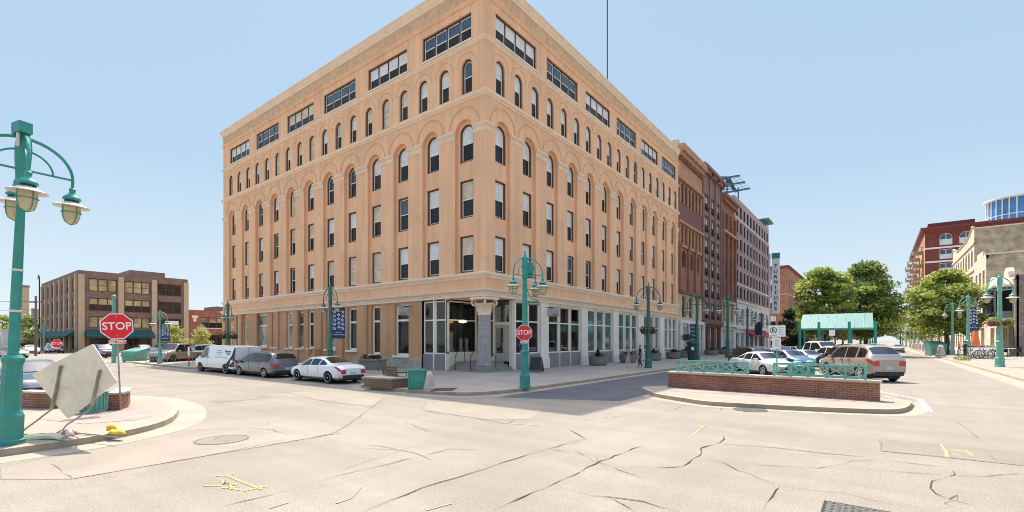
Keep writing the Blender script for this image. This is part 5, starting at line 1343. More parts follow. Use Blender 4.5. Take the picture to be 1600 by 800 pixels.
# ================================================================ WALLS, RAILS, BINS
WBR = brick('garden_brick', (.30,.105,.055), (.20,.065,.038), (.30,.22,.16), .22, .075, .010, var=.25)
def planpoly(pts, th):
    L_, R_ = [], []
    for i, p in enumerate(pts):
        d_ = (pts[min(i+1,len(pts)-1)]-pts[max(i-1,0)]); d_.z = 0; d_.normalize(); nn = Vector((-d_.y,d_.x,0))*th/2
        L_.append(((p+nn).x,(p+nn).y)); R_.append(((p-nn).x,(p-nn).y))
    return L_+R_[::-1]
t = thing('brick_wall', 'long low red brick wall with pale coping on the median, topped by two green railings', 'wall', (-3.6,20.9,.14))
a_ = Vector((-7.25,20.75,0)); b_ = Vector((-.05,20.75,0)); o_ = Vector((-3.6,20.9,0))
mw = [Vector((xat(1044,20.75),20.75,0))-o_, Vector((xat(1372,20.2),20.2,0))-o_]
x0, x1 = mw[0].x, mw[1].x
m = MB(WBR); m.prism([(x0,-.15),(x1,-.7),(x1+.06,-.3),(x0+.05,.28)], 0, .62); m.build('brickwork', t)
m = MB(mat('coping', (.45,.37,.28), .85, .1, 3, bump=.2)); m.prism([(x0-.04,-.2),(x1+.05,-.75),(x1+.12,-.24),(x0+.0,.33)], .62, .70); m.build('coping', t)
def rail(px0, px1, label):
    f0 = (xat(px0,20.9)-o_.x, xat(px1,20.6)-o_.x)
    yy = lambda x: (-.12-.55*(x-x0)/(x1-x0))+.2
    A = Vector((f0[0], yy(f0[0]), 0)); Bv = Vector((f0[1], yy(f0[1]), 0)); ln = (Bv-A).length
    t = thing('railing', label, 'railing', (A.x+o_.x, A.y+o_.y, .84), math.atan2(Bv.y-A.y, Bv.x-A.x), 'green railings on the brick wall')
    for nm, z in (('top_rail',.47),('bottom_rail',.07)): m = MB(TEALF); m.bar((0,0,z),(ln,0,z),.075); m.build(nm, t)
    for k in range(6): m = MB(TEALF); x = ln*k/5; m.box(x-.04,x+.04,-.04,.04,0,.5); m.build('post', t)
    for k in range(5):
        m = MB(TEALF); a, b = ln*k/5, ln*(k+1)/5; m.bar((a,0,.09),(b,0,.45),.038); m.bar((a,.012,.45),(b,.012,.09),.038); m.build('cross_brace', t)
rail(1058,1167,'green cross braced railing on the left half of the median brick wall')
rail(1211,1352,'green cross braced railing on the right half of the median brick wall')
def lowwall(pts, h, label, loc0):
    o_ = pts[0]; t = thing('brick_wall', label, 'wall', (o_.x,o_.y,.14)); q = [p-o_ for p in pts]
    m = MB(WBR); m.prism(planpoly(q, .32), 0, h); m.build('brickwork', t); m = MB(MATS['coping']); m.prism(planpoly(q, .40), h, h+.06); m.build('coping', t)
lowwall([G(36,636,.14), G(60,637,.14), G(90,638,.14)], .46, 'low red brick wall segment left of the fallen sign', 0)
lowwall([G(164,641,.14), G(182,640,.14), G(190,637,.14), G(194,630,.14)], .46, 'short curved red brick wall right of the fallen sign', 0)
def litter(px, py, h, w_, label, paint=TEALF, z=.14, round_=True, loc=None):
    p = loc or G(px, py, z); t = thing('litter_bin', label, 'litter bin', (p.x,p.y,z), VA)
    m = MB(paint)
    if round_:
        m.lathe([(w_*.44,0),(w_*.44,.05),(w_*.40,.06),(w_*.42,h*.85)], 20)
        for k in range(20):
            a = 2*PI*k/20; m.bar((w_*.45*math.cos(a),w_*.45*math.sin(a),.05),(w_*.47*math.cos(a),w_*.47*math.sin(a),h*.86),.03,.015)
        m.build('body', t); m = MB(paint); m.lathe([(w_*.5,h*.85),(w_*.52,h*.9),(w_*.45,h*.95),(w_*.25,h),(w_*.24,h*.97)], 20); m.build('rim', t)
    else:
        m.box(-w_/2,w_/2,-w_*.4,w_*.4,0,h*.92)
        for sx_ in (-1,1):
            for sy_ in (-1,1): m.box(sx_*w_/2-.03,sx_*w_/2+.03,sy_*w_*.4-.03,sy_*w_*.4+.03,-.001,h*.93)
        for z_ in (.06,h*.86): m.box(-w_/2-.02,w_/2+.02,-w_*.4-.02,w_*.4+.02,z_,z_+.05)
        m.build('body', t); m = MB(paint); m.box(-w_/2-.05,w_/2+.05,-w_*.4-.05,w_*.4+.05,h*.92,h); m.build('lid', t)
    return t
litter(146, 644, .66, .68, 'green slatted round litter bin partly behind the fallen sign')
litter(652, 607.5, .84, .62, 'dark green square litter bin on the corner beside the pale stone bollard', TEAL, round_=False)
for k, (px, py, lab) in enumerate(((1239,597,'green round bin behind the right railing, leftmost of four'),(1253,597,'green round bin behind the right railing, second from the left'),(1246,588,'green round bin behind the front pair of bins, left one'),(1266,587,'green round bin behind the front pair of bins, right one'))):
    litter(px, py, .95, .5, lab, TEALF, z=0.0)
# stone bollard
p = G(671,608.5,.14); t = thing('stone_bollard', 'pale tapering stone bollard next to the dark green bin', 'bollard', (p.x,p.y,.14))
m = MB(mat('pink_stone', (.50,.42,.34), .85, .1, 6, bump=.2)); m.lathe([(.27,0),(.27,.08),(.24,.1)], 8, rot=PI/8); m.build('base', t)
m = MB(MATS['pink_stone']); m.smooth = True; m.lathe([(.23,.1),(.18,.4),(.14,.62),(.11,.68),(.05,.75),(.0,.76)], 14); m.build('cone', t, sharp=30)
# bench with brick planter at the corner bump-out
c = G(597,604,.14); t = thing('brick_planter', 'low brick planter wall behind the white sedan at the kerb', 'planter', (c.x,c.y,.14))
A = G(568,604,.14)-c; Bv = G(612,607,.14)-c; A.z = Bv.z = 0
DB = brick('dark_planter_brick', (.20,.10,.06), (.15,.075,.045), (.2,.16,.12), .22, .075)
ex = Vector((.15,1.3,0)); m = MB(DB); m.prism([(q.x,q.y) for q in (A,Bv,Bv+ex,A+ex)], 0, .38); m.build('brickwork', t)
m = MB(MATS['coping']); m.prism([(q.x,q.y) for q in (A-Vector((.04,.04,0)),Bv+Vector((.04,-.04,0)),Bv+ex+Vector((.04,.04,0)),A+ex+Vector((-.04,.04,0)))], .38, .45); m.build('coping', t)
p = G(617,603,.14); t = thing('park_bench', 'dark wooden slatted bench with iron arms at the corner by the brick planter', 'bench', (p.x,p.y,.14), VA+PI*.72)
WD = mat('bench_wood', (.09,.055,.035), .7, .2, 6)
for nm, rows_ in (('seat',[(y,.44) for y in (-.2,-.08,.04,.16)]),('backrest',[(.24+.02*k,.55+.1*k) for k in range(4)])):
    m = MB(WD)
    for y, z in rows_: m.box(-.75,.75,y-.045,y+.045,z-.02,z+.02) if nm == 'seat' else m.box(-.75,.75,y-.015,y+.015,z-.04,z+.04)
    m.build(nm, t)
for s in (-.7,.7):
    m = MB(BLACK); m.tube([(s,-.25,0),(s,-.2,.42),(s,.2,.42),(s,.3,.9)], .022, 6); m.tube([(s,.2,.42),(s,.32,0)], .022, 6); m.build('leg', t)
    m = MB(BLACK); m.tube([(s,-.22,.42),(s,-.24,.64),(s,.22,.66)], .02, 6); m.build('arm', t)
# planters
PLC = mat('planter_concrete', (.22,.20,.165), .9, .15, 3, bump=.3, bscale=40)
SHR = leafmat('shrub_dark', (.045,.065,.028)); SOIL = mat('soil', (.05,.035,.025), .95)
def planter(loc, label, r=.72, h=.75, seed=1, tall=.45, group='round concrete planters on the left pavement'):
    t = thing('round_planter', label, 'planter', loc, 0, group); rnd = random.Random(seed)
    m = MB(PLC); m.smooth = True; m.lathe([(r*.82,0),(r*.93,.1),(r*.99,.35),(r,h-.12)], 26); m.smooth = False; m.lathe([(r,h-.12),(r*1.04,h-.10),(r*1.04,h),(r*.9,h),(r*.9,h-.08)], 26); m.build('bowl', t, sharp=30)
    m = MB(SOIL); m.lathe([(r*.9,h-.1),(r*.9,h-.06)], 18); m.build('soil', t)
    m = MB(SHR)
    for k in range(10): a = rnd.random()*6.3; q = rnd.uniform(0,r*.7); leaves(m, (q*math.cos(a),q*math.sin(a),h+.08), (r*.35,r*.35,.2), 40, .06, rnd)
    for k in range(8): z = k/8; leaves(m, (0,0,h+.1+tall*z), (r*.35*(1-z*.8),)*2+(.12,), 40, .06, rnd)
    m.build('shrub', t, fix=False); return t
names = ['front of the second shop bay','behind the two walking people','just right of the two walking people','at the last pale pier of the peach building','before the red arcaded front','before the mauve brown shop','beside the second pale shop base','at the start of the pinkish warehouse']
for i, px in enumerate((934.5,981,1021,1052,1073,1112,1132,1153)):
    y = yat(px,-18.3); planter((-18.3,y,.14), 'round concrete planter with dark shrubs, '+names[i], r=.78 if i < 4 else .9, seed=i+1, tall=(.5,.15,.4,.2,.5,.15,.2,.2)[i])
p = P(582,0,26.6); t = thing('box_planter', 'rectangular grey concrete planter with shrubs by the brown wall behind the bench', 'planter', (xat(582,20.6),20.6,.14))
m = MB(PLC); m.box(-1.05,1.05,-.4,.4,0,.72); m.box(-1.1,1.1,-.45,.45,.62,.74); m.build('trough', t)
m = MB(SHR); rnd = random.Random(5)
for k in range(14): leaves(m, (rnd.uniform(-.9,.9),rnd.uniform(-.25,.25),.85), (.28,.22,.22), 45, .06, rnd)
m.build('shrub', t, fix=False)
# sandwich board
p = Vector((-15.9, yat(838,-15.9), .14)); p = G(838,581.5,.14)
t = thing('sandwich_board', 'black chalkboard sandwich sign on the pavement right of the teal corner lamp', 'sign board', (p.x,p.y,.14), facecam(p)-.35)
for s, nm in ((1,'front_board'),(-1,'back_board')):
    m = MB(mat('board_wood', (.10,.07,.05), .6)); f_ = lambda x, z, off=0: (x*(.46 if z < .5 else .38), -s*(.28-.26*z)-s*off, z)
    m.add([f_(-1,.05),f_(1,.05),f_(1,1.02),f_(-1,1.02),f_(-1,.05,-.03),f_(1,.05,-.03),f_(1,1.02,-.03),f_(-1,1.02,-.03)], [(0,1,2,3),(4,5,6,7),(0,1,5,4),(1,2,6,5),(2,3,7,6),(3,0,4,7)])
    o = m.build(nm, t); m = MB(BLACK); g2 = lambda x, z: (x*(.38 if z < .5 else .31), -s*(.28-.26*z)-s*.006, z)
    m.add([g2(-1,.18),g2(1,.18),g2(1,.95),g2(-1,.95)], [(0,1,2,3)]); m.build('chalkboard', o, fix=False)
# dark tree pit next to the bollard
m = MB(SOIL); v = [G(a,b,.146) for a,b in ((680,606),(716,606),(706,611),(672,611))]; m.add([(q.x,q.y,.148) for q in v], [(0,1,2,3)]); S('tree_pit', m)
# kiosk on the left pavement
p = G(1080,566,.14); t = thing('pay_kiosk', 'dark green pavement kiosk with a domed head and plant basket on top', 'kiosk', (p.x,p.y,.14), VA)
DG = mat('kiosk_green', (.01,.035,.032), .5)
m = MB(DG); m.lathe([(.42,0),(.42,.1),(.3,.14),(.36,.8),(.36,1.5),(.28,1.65)], 10); m.build('body', t)
m = MB(DG); m.smooth = True; m.lathe([(.3,1.6),(.42,1.7),(.40,1.9),(.15,2.02),(0,2.05)], 14); m.build('dome', t, sharp=35)
m = MB(SIGNW); m.box(-.12,.12,-.375,-.36,1.15,1.45); m.build('notice', t)
m = MB(SHR); rnd = random.Random(9); 
for k in range(6): leaves(m, (rnd.uniform(-.6,0),rnd.uniform(-.3,.3),2.35), (.4,.4,.3), 60, .09, rnd)
m.build('basket_plant', t, fix=False)
# no parking sign
b = G(1214,597,0); d = b.x*VD[0]+b.y*VD[1]; t = thing('no_parking_sign', 'white no parking sign with circled R and a smaller plate below on a green post', 'parking sign', (b.x,b.y,0), facecam(b))
k = d/FOC; Z = lambda py: CH-(py-HOR)*k
m = MB(TEALF); m.tube([(0,.02,0),(0,.02,Z(508))], .035, 7); m.build('post', t)
INK = mat('sign_ink', (.03,.03,.03), .6); INKR = mat('faded_red_ink', (.45,.12,.1), .6); INKG = mat('faded_grey_ink', (.4,.36,.33), .6)
m = MB(SIGNW); m.box(-11*k,11.5*k,-.03,-.02,Z(526),Z(508.5)); pl = m.build('plate', t)
m = MB(INK); c = (-4.8*k, Z(516)); m.tube([(c[0]+4.4*k*math.cos(2*PI*j/24),-.032,c[1]+4.4*k*math.sin(2*PI*j/24)) for j in range(25)], .018, 5); m.bar((c[0]-3*k,-.033,c[1]+3*k),(c[0]+3*k,-.033,c[1]-3*k),.03,.004); m.build('prohibition_ring', pl)
text('R', 7*k, INK, pl, (c[0],-.032,c[1]), ext=.001, off=.008)
m = MB(INKG)
for j in range(5): m.box(2*k,9.5*k-(j%2)*2*k,-.0325,-.0305,Z(512.5+j*2.6),Z(511.6+j*2.6))
m.box(-9*k,0*k,-.0325,-.0305,Z(524.6),Z(523.6)); m.build('small_print', pl)
m = MB(SIGNW); m.box(-6.5*k,5.5*k,-.03,-.02,Z(545),Z(527.5)); pl = m.build('lower_plate', t)
m = MB(INKR)
for j in range(4): m.box(-3.5*k,3*k,-.0325,-.0305,Z(532+j*3),Z(531+j*3))
m.build('small_print', pl)
b = P(1300,545,44); t = thing('small_sign', 'small pale square sign on a thin post in front of the green canopy', 'sign', (b.x,b.y,0), facecam(b)); k = 44/FOC
m = MB(SIGNW); m.box(-4*k,4*k,-.04,-.02,CH-(525-HOR)*k,CH-(515.5-HOR)*k); m.build('plate', t); m = MB(METAL); m.tube([(0,0,0),(0,0,CH-(516-HOR)*k)], .04, 6); m.build('post', t)
# green canopy pavilion
yc = 63.9; xa, xb = xat(1250,yc), xat(1365,yc); t = thing('green_canopy', 'pale green roofed pavilion with dark green posts in the middle of the parking area', 'canopy', ((xa+xb)/2,yc,0)); hw = (xb-xa)/2
MINT = mat('mint_roof', (.10,.23,.18), .5, .05, 1)
z0, z1 = 3.55, 5.25
m = MB(MINT); m.add([(-hw,-.6,z0),(hw,-.6,z0),(hw-.1,1.6,z1),(-hw+.1,1.6,z1),(-hw,3.8,z0),(hw,3.8,z0)], [(0,1,2,3),(3,2,5,4)]); m.build('roof_panel', t)
m = MB(mat('mint_seam', (.24,.42,.35), .5))
for k in range(1,8): x = -hw+2*hw*k/8; m.bar((x,-.6,z0+.02),(x,1.6,z1+.02),.04)
m.build('roof_seam', t)
m = MB(TEALF); m.bar((-hw,-.62,z0-.05),(hw,-.62,z0-.05),.1,.16); m.bar((-hw,3.82,z0-.05),(hw,3.82,z0-.05),.1,.16); m.build('gutter', t)
for x in (-hw+.05,-hw*.44,hw*.38,hw+.15):
    for y in (-.7,3.9): m = MB(TEAL); m.tube([(x,y,0),(x,y,z0+.7)], .14, 8); m.build('post', t)
# left pavement things
def dumpster(px, py, w_, h_, label, d=None):
    p = G(px,py) if d is None else P(px,py,d); t = thing('dumpster', label, 'dumpster', (p.x,p.y,0), VA-.15)
    m = MB(TEALF); m.add([(-w_/2,0,0.1),(w_/2,0,.1),(w_/2,w_*.7,.1),(-w_/2,w_*.7,.1),(-w_/2-.1,-.05,h_*.8),(w_/2+.1,-.05,h_*.8),(w_/2+.1,w_*.7,h_),(-w_/2-.1,w_*.7,h_)], [(0,3,2,1),(0,1,5,4),(1,2,6,5),(2,3,7,6),(3,0,4,7)])
    m.box(-w_/2-.12,w_/2+.12,-.1,-.04,h_*.45,h_*.52); m.build('body', t)
    m = MB(mat('dumpster_lid', (.06,.2,.16), .5)); m.add([(-w_/2-.12,-.08,h_*.81),(w_/2+.12,-.08,h_*.81),(w_/2+.12,w_*.7,h_+.03),(-w_/2-.12,w_*.7,h_+.03)], [(0,1,2,3)]); m.build('lid', t)
    m = MB(RUBBER)
    for x in (-w_*.4,w_*.4): m.lathe([(.1,-.04),(.1,.04)], 10, (x,.1,.1), axis='x')
    m.build('wheel', t)
dumpster(202, 566, 1.7, 1.35, 'faded green dumpster right of the left stop sign')
dumpster(1467, 556, 1.9, 2.1, 'tall green container on the right pavement left of the street tree')
p = G(178,567); d = p.x*VD[0]+p.y*VD[1]; t = thing('green_post', 'thin green metal post with a ball top behind the stop sign', 'post', (p.x,p.y,0))
m = MB(TEALF); m.tube([(0,0,0),(0,0,CH+(HOR-466)*d/FOC)], .2, 8, .16); m.build('shaft', t); m = MB(TEALF); m.smooth = True; zt = CH+(HOR-466)*d/FOC; m.lathe([(.0,zt+.35),(.14,zt+.3),(.22,zt+.15),(.2,zt),(.1,zt-.1)], 12); m.build('ball', t)
p = G(295,575); t = thing('bollard_post', 'short post with a red band beside the parked white van', 'post', (p.x,p.y,0)); m = MB(METAL); m.tube([(0,0,0),(0,0,.75)], .06, 8); m.build('shaft', t); m = MB(RED); m.tube([(0,0,.6),(0,0,.85)], .065, 8); m.build('red_band', t); m = MB(SIGNW); m.box(-.18,.18,-.02,.02,1.0,1.7); m.tube([(0,.03,.8),(0,.03,1.7)],.03,6); m.build('notice', t)
for px, lab in ((245,'grey metal railing frame beside the banner lamp at the left'),(312,'grey metal railing frame by the white van bonnet')):
    p = P(px, 562, 44); t = thing('metal_rail', lab, 'railing', (p.x,p.y,.0), VA); m = MB(METAL); m.tube([(-1,0,0),(-1,0,1.15),(1,0,1.15),(1,0,0)], .03, 6); m.build('hoop', t)
    m = MB(METAL); [m.bar((x/3,0,.1),(x/3,0,1.1),.025) for x in (-2,-1,0,1,2)]; m.build('baluster_panel', t)
# right pavement clutter: bicycles, tables, umbrellas, bollards
def bicycle(label):
    t = thing('bicycle', label, 'bicycle', (0,0,0), 0, 'bicycles parked in the rack at the right'); 
    for x in (-.52,.52):
        m = MB(RUBBER); m.tube([(x+.33*math.cos(2*PI*k/20),0,.34+.33*math.sin(2*PI*k/20)) for k in range(21)], .02, 5); w2 = m.build('wheel', t)
        m = MB(CHROME); [m.bar((x,0,.34),(x+.31*math.cos(PI*k/5),0,.34+.31*math.sin(PI*k/5)),.006) for k in range(10)]; m.build('spokes', w2)
    m = MB(SIGNW); P0, P1, P2, P3 = (-.52,0,.34),(-.15,0,.85),(.38,0,.88),(-.1,0,.32)
    for a, b in ((P0,P1),(P1,P2),(P2,P3),(P3,P1),(P0,P3),(P2,(.52,0,.34))): m.bar(a,b,.03)
    m.build('frame', t); m = MB(BLACK); m.box(-.28,-.02,-.06,.06,.93,.98); m.build('saddle', t); m = MB(CHROME); m.tube([(.35,-.25,1.0),(.4,0,1.03),(.35,.25,1.0)],.014,5); m.bar((.38,0,.88),(.4,0,1.03),.025); m.build('handlebar', t)
    return t
bk = bicycle('white framed bicycle nearest the flower basket lamp in the rack')
blab = ['bicycle in the rack, nearest the flower basket lamp','second bicycle in the rack left of the flower basket lamp','third bicycle in the crowded rack on the right pavement','fourth bicycle in the crowded rack on the right pavement','fifth bicycle in the rack, counted from the flower basket lamp','sixth bicycle in the rack, counted from the flower basket lamp','bicycle second from the left end of the rack','leftmost bicycle in the rack near the standing man']
for i in range(8):
    p = G(1549-i*5.2, 560.5-(i%2)*1.3, .14); s_ = 1.45
    if i == 0: put(bk, p, .5, blab[0], s_)
    else: dup(bk, p, .5+random.uniform(-.35,.35), blab[i], scale=s_)
p = G(1528,561,.14); t = thing('bicycle_rack', 'metal hoop rack holding the crowded bicycles on the right pavement', 'bike rack', p, VA)
m = MB(METAL)
for k in range(6): x = -2+k*.8; m.tube([(x,0,0),(x,0,.8),(x+.2,0,.95),(x+.4,0,.8),(x+.4,0,0)], .03, 6)
m.build('hoops', t)
p = G(1503,563,.14); o = MB(LEAFY); rnd = random.Random(2); leaves(o, (0,0,.2), (.7,.5,.3), 300, .09, rnd); q_ = o.build('flower_clump', None, fix=False); q_.location = p; tag(q_, 'small yellow green flower clump by the bicycle rack', 'plant')
ORG = mat('orange_fabric', (.70,.16,.03), .8, .1)
def parasol(px, py, h, label, closed=True):
    p = G(px,py,.14); t = thing('parasol', label, 'parasol', p); m = MB(METAL); m.tube([(0,0,0),(0,0,h)], .04, 6); m.build('pole', t)
    m = MB(ORG)
    m.lathe([(.08,h),(.18,h-.4),(.45,h*.5),(.5,h*.32),(.1,h*.33)] if closed else [(.05,h),(1.3,h-.5),(1.3,h-.75),(1.2,h-.75)], 10); m.build('canopy', t)
parasol(1524, 557, 3.6, 'closed orange parasol behind the bicycle rack'); parasol(1453, 549, 4.5, 'open orange parasol beyond the green container', False)
for px, lab in ((1536,'outdoor cafe table left of the bay shopfront'),(1552,'outdoor cafe table behind the flower basket lamp'),(1574,'outdoor cafe table against the pale shopfront at the right')):
    p = G(px, 557.5, .14); t = thing('cafe_table', lab, 'table', p, 0, 'cafe tables on the right pavement'); m = MB(SIGNW); m.lathe([(.75,1.0),(.75,1.06)], 16); m.build('tabletop', t); m = MB(METAL); m.tube([(0,0,0),(0,0,1.0)], .05, 6); m.lathe([(.35,0),(.3,.06)], 10); m.build('pedestal', t)
    for s in (-1,1):
        c = thing('cafe_chair', 'dark cafe chair '+('left' if s < 0 else 'right')+' of the '+lab.replace('outdoor ',''), 'chair', (p.x+VR[0]*s*1.2,p.y+VR[1]*s*1.2,.14), VA+(0 if s < 0 else PI), 'cafe chairs on the right pavement')
        m = MB(BLACK); m.box(-.3,.3,-.3,.3,.58,.64); m.build('seat', c); m = MB(BLACK); m.box(-.33,-.28,-.3,.3,.6,1.25); m.build('backrest', c)
        for a in (-.27,.27):
            for b2 in (-.27,.27): m = MB(BLACK); m.tube([(a,b2,0),(a,b2,.6)], .025, 5); m.build('leg', c)
for i, y in enumerate((97,104,111,119,128,138,150,165)):
    t = thing('pavement_bollard', 'tan stone bollard in the far row along the right kerb', 'bollard', (6.9,y,.14), 0, 'stone bollards along the right kerb')
    m = MB(MATS['pink_stone']); m.lathe([(.4,0),(.4,.15),(.3,.2),(.25,1.3),(.1,1.5)], 8); m.build('stone', t)
p = G(1484,557,.14); t = thing('stone_bollard', 'tan tapering stone bollard at the foot of the right street tree', 'bollard', (p.x-.9,p.y-.4,.14)); m = MB(MATS['pink_stone']); m.lathe([(.55,0),(.55,.2),(.45,.25),(.3,1.3),(.1,1.5)], 8); m.build('stone', t)
# ================================================================ VEHICLES
PAINTS = {}
def paint(name, col, metal=0.0, rough=.28): return mat(name, col, rough, .03, 1, metal=metal, spec=.6, coat=.8)
CARGL = mat('car_glass', (.008,.010,.012), .06, .2, 1, spec=.45)
RIM = mat('wheel_rim', (.62,.62,.60), .35, .05, metal=.15)
TAIL = mat('tail_lamp', (.42,.01,.015), .15, .1, spec=.8); HEADL = mat('head_lamp', (.55,.55,.55), .08, .1, spec=.9)
PLASTIC = mat('black_plastic', (.02,.02,.02), .6, .1); PLATE = mat('number_plate', (.42,.46,.55), .5, .1)
def interp(keys, x):
    if x <= keys[0][0]: return keys[0][1:]
    for a, b in zip(keys[:-1], keys[1:]):
        if x <= b[0]:
            t = (x-a[0])/(b[0]-a[0]); return [p+(q-p)*t for p, q in zip(a[1:], b[1:])]
    return keys[-1][1:]
def vehicle(name, label, cat, keys, pm, axles, wr, pillars, wind, rear, sm=.09, body2=None, zb=.24, wide=None, lamps=None, group=None, plates=True, doors=(), rails=False, lowtrim=False):
    """keys: x, belt z, top z, belt half width, top half width; x = 0 tail .. L nose"""
    L = keys[-1][0]; t = thing(name, label, cat, (0,0,0), 0, group)
    def prm(x):
        n = 5; acc = [0]*4
        for i in range(n):
            v = interp(keys, min(L, max(0, x+sm*(i-2)/2)))
            acc = [a+b/n for a, b in zip(acc, v)]
        return acc
    def ring(x):
        zbelt, zt, w, wt = prm(x); e = min(x, L-x)
        z0 = zb+max(0, .10*(1-e/.35)); cr = .025*min(1, e/.3)
        return [(0,z0),(w*.82,z0),(w*.97,z0+.10),(w,z0+.5*(zbelt-z0)),(w*.985,zbelt-.05),(w*.955,zbelt),(wt,zt-.02),(wt*.9,zt+.01),(wt*.5,zt+.01+cr*.8),(0,zt+.01+cr)]
    xs = [0,.03,.08]+[.08+(L-.16)*k/52 for k in range(1,52)]+[L-.08,L-.03,L]
    m = MB(pm); m.smooth = True; K = 10; vs = []; fs = []
    for x in xs:
        r = ring(x); full = r+[(-y,z) for y, z in r[-2:0:-1]]
        vs += [(x-L/2, y, z) for y, z in full]
    n = 2*K-2
    for i in range(len(xs)-1):
        for j in range(n): fs.append((i*n+j, i*n+(j+1)%n, (i+1)*n+(j+1)%n, (i+1)*n+j))
    fs.append(tuple(range(n))[::-1]); fs.append(tuple((len(xs)-1)*n+j for j in range(n)))
    m.add(vs, fs)
    if lowtrim:
        m.mat(PLASTIC); b = m.cur
        for i in range(len(xs)-1):
            for j in (0,1,n-1,n-2): m.mi[i*n+j] = b
    body = m.build('body', t)
    # wheel arches
    W = max(k[3] for k in keys)
    c = MB(PLASTIC)
    for ax in axles:
        for s in (-1,1):
            c2 = [(wr+.055,-.16),(wr+.055,.30)]
            c.lathe(c2, 22, (ax-L/2, s*(W-.07), wr), axis='y')
    co_ = c.build('cut', None)
    md = body.modifiers.new('b', 'BOOLEAN'); md.object = co_; md.operation = 'DIFFERENCE'; md.solver = 'EXACT'; md.material_mode = 'TRANSFER'
    bpy.context.view_layer.update(); dg = bpy.context.evaluated_depsgraph_get()
    me = bpy.data.meshes.new_from_object(body.evaluated_get(dg)); body.modifiers.clear(); body.data = me; me.set_sharp_from_angle(angle=math.radians(38))
    bpy.data.objects.remove(co_)
    def pt(x, k, s, off):
        r = ring(x); i = min(int(k), 8); f = k-i; y = r[i][0]+(r[i+1][0]-r[i][0])*f; z = r[i][1]+(r[i+1][1]-r[i][1])*f
        dy, dz = r[i+1][0]-r[i][0], r[i+1][1]-r[i][1]; l = math.hypot(dy, dz) or 1
        ny, nz = dz/l, -dy/l
        return ((x-L/2), s*(y+ny*off), z+nz*off)
    def patch_(xa, xb, k0, k1, s, off, mm, nm, par=None, nx=8, nk=3, kf=None):
        m = MB(mm); m.smooth = True; vs = []
        for i in range(nx+1):
            x = xa+(xb-xa)*i/nx; a, b = kf(x) if kf else (k0, k1)
            for j in range(nk+1): vs.append(pt(x, a+(b-a)*j/nk, s, off))
        m.add(vs, [(i*(nk+1)+j, i*(nk+1)+j+1, (i+1)*(nk+1)+j+1, (i+1)*(nk+1)+j) for i in range(nx) for j in range(nk)])
        return m.build(nm, par or t)
    # side glass between pillars
    for (xa, xb) in pillars:
        for s in (-1,1):
            def kf(x):
                r = ring(x); h = r[6][1]-r[5][1]
                if h < .16: return (5.5, 5.5)
                return (5+.045/h, 6-.07/h)
            patch_(xa, xb, 5, 6, s, .007, CARGL, 'side_window', kf=kf)
    def topglass(xa, xb, nm):
        m = MB(CARGL); m.smooth = True; vs = []; n1 = 8
        for i in range(n1+1):
            x = xa+(xb-xa)*i/n1; r = ring(x); w = r[6][0]*.93; pr = ring(x+.02); sl = (pr[9][1]-r[9][1])/.02
            nx, nz = -sl, 1; l = math.hypot(nx, nz); nx /= l; nz /= l
            for j in range(-4,5):
                f = j/4; z = r[6][1]+.02+(r[9][1]-r[6][1])*(1-f*f) if abs(f) < .98 else r[6][1]+.02
                vs.append((x-L/2+nx*.012, f*w, z-.012+nz*.018))
        m.add(vs, [(i*9+j, i*9+j+1, (i+1)*9+j+1, (i+1)*9+j) for i in range(n1) for j in range(8)]); return m.build(nm, t)
    if wind: topglass(wind[0], wind[1], 'windshield')
    if rear: topglass(rear[0], rear[1], 'rear_window')
    # lamps
    tk, hk = lamps or ((3.5,4.85),(3.7,4.9))
    for s in (-1,1):
        patch_(.015, .42, tk[0], tk[1], s, .008, TAIL, 'tail_light', kf=lambda x: (tk[0]+.5*(x/.42), tk[1]))
        patch_(L-.62, L-.03, hk[0], hk[1], s, .008, HEADL, 'headlight', kf=lambda x: (hk[1]-(hk[1]-hk[0])*min(1,(x-L+.62)/.35+.25), hk[1]))
        r = ring(.02); m = MB(TAIL); y0, y1 = sorted((s*r[4][0]*.6, s*r[4][0]*.98)); z1 = r[5][1]-.02; z0 = z1-.22; m.box(-L/2-.008, -L/2+.02, y0, y1, z0, z1); m.build('tail_light_inner', t)
        r = ring(L-.02); m = MB(HEADL); y0, y1 = sorted((s*r[4][0]*.55, s*r[4][0]*.97)); z1 = r[5][1]-.03; m.box(L/2-.02, L/2+.007, y0, y1, z1-.12, z1); m.build('headlight_inner', t)
    r0 = ring(.03); rL = ring(L-.03)
    m = MB(PLASTIC); m.box(L/2-.03, L/2+.012, -rL[3][0]*.6, rL[3][0]*.6, rL[0][1]+.05, rL[0][1]+.24); m.build('grille', t)
    m = MB(PLASTIC); m.box(-L/2-.02, -L/2+.05, -r0[3][0]*.85, r0[3][0]*.85, r0[0][1]-.02, r0[0][1]+.16); m.build('rear_bumper_trim', t)
    if plates:
        m = MB(PLATE); zp = (r0[0][1]+r0[4][1])/2+.02; m.box(-L/2-.025, -L/2+.01, -.17, .17, zp-.08, zp+.08); m.build('number_plate', t)
    # underside, wheels
    m = MB(PLASTIC); m.box(-L/2+.3, L/2-.3, -W*.8, W*.8, .17, zb+.02); m.build('underbody', t)
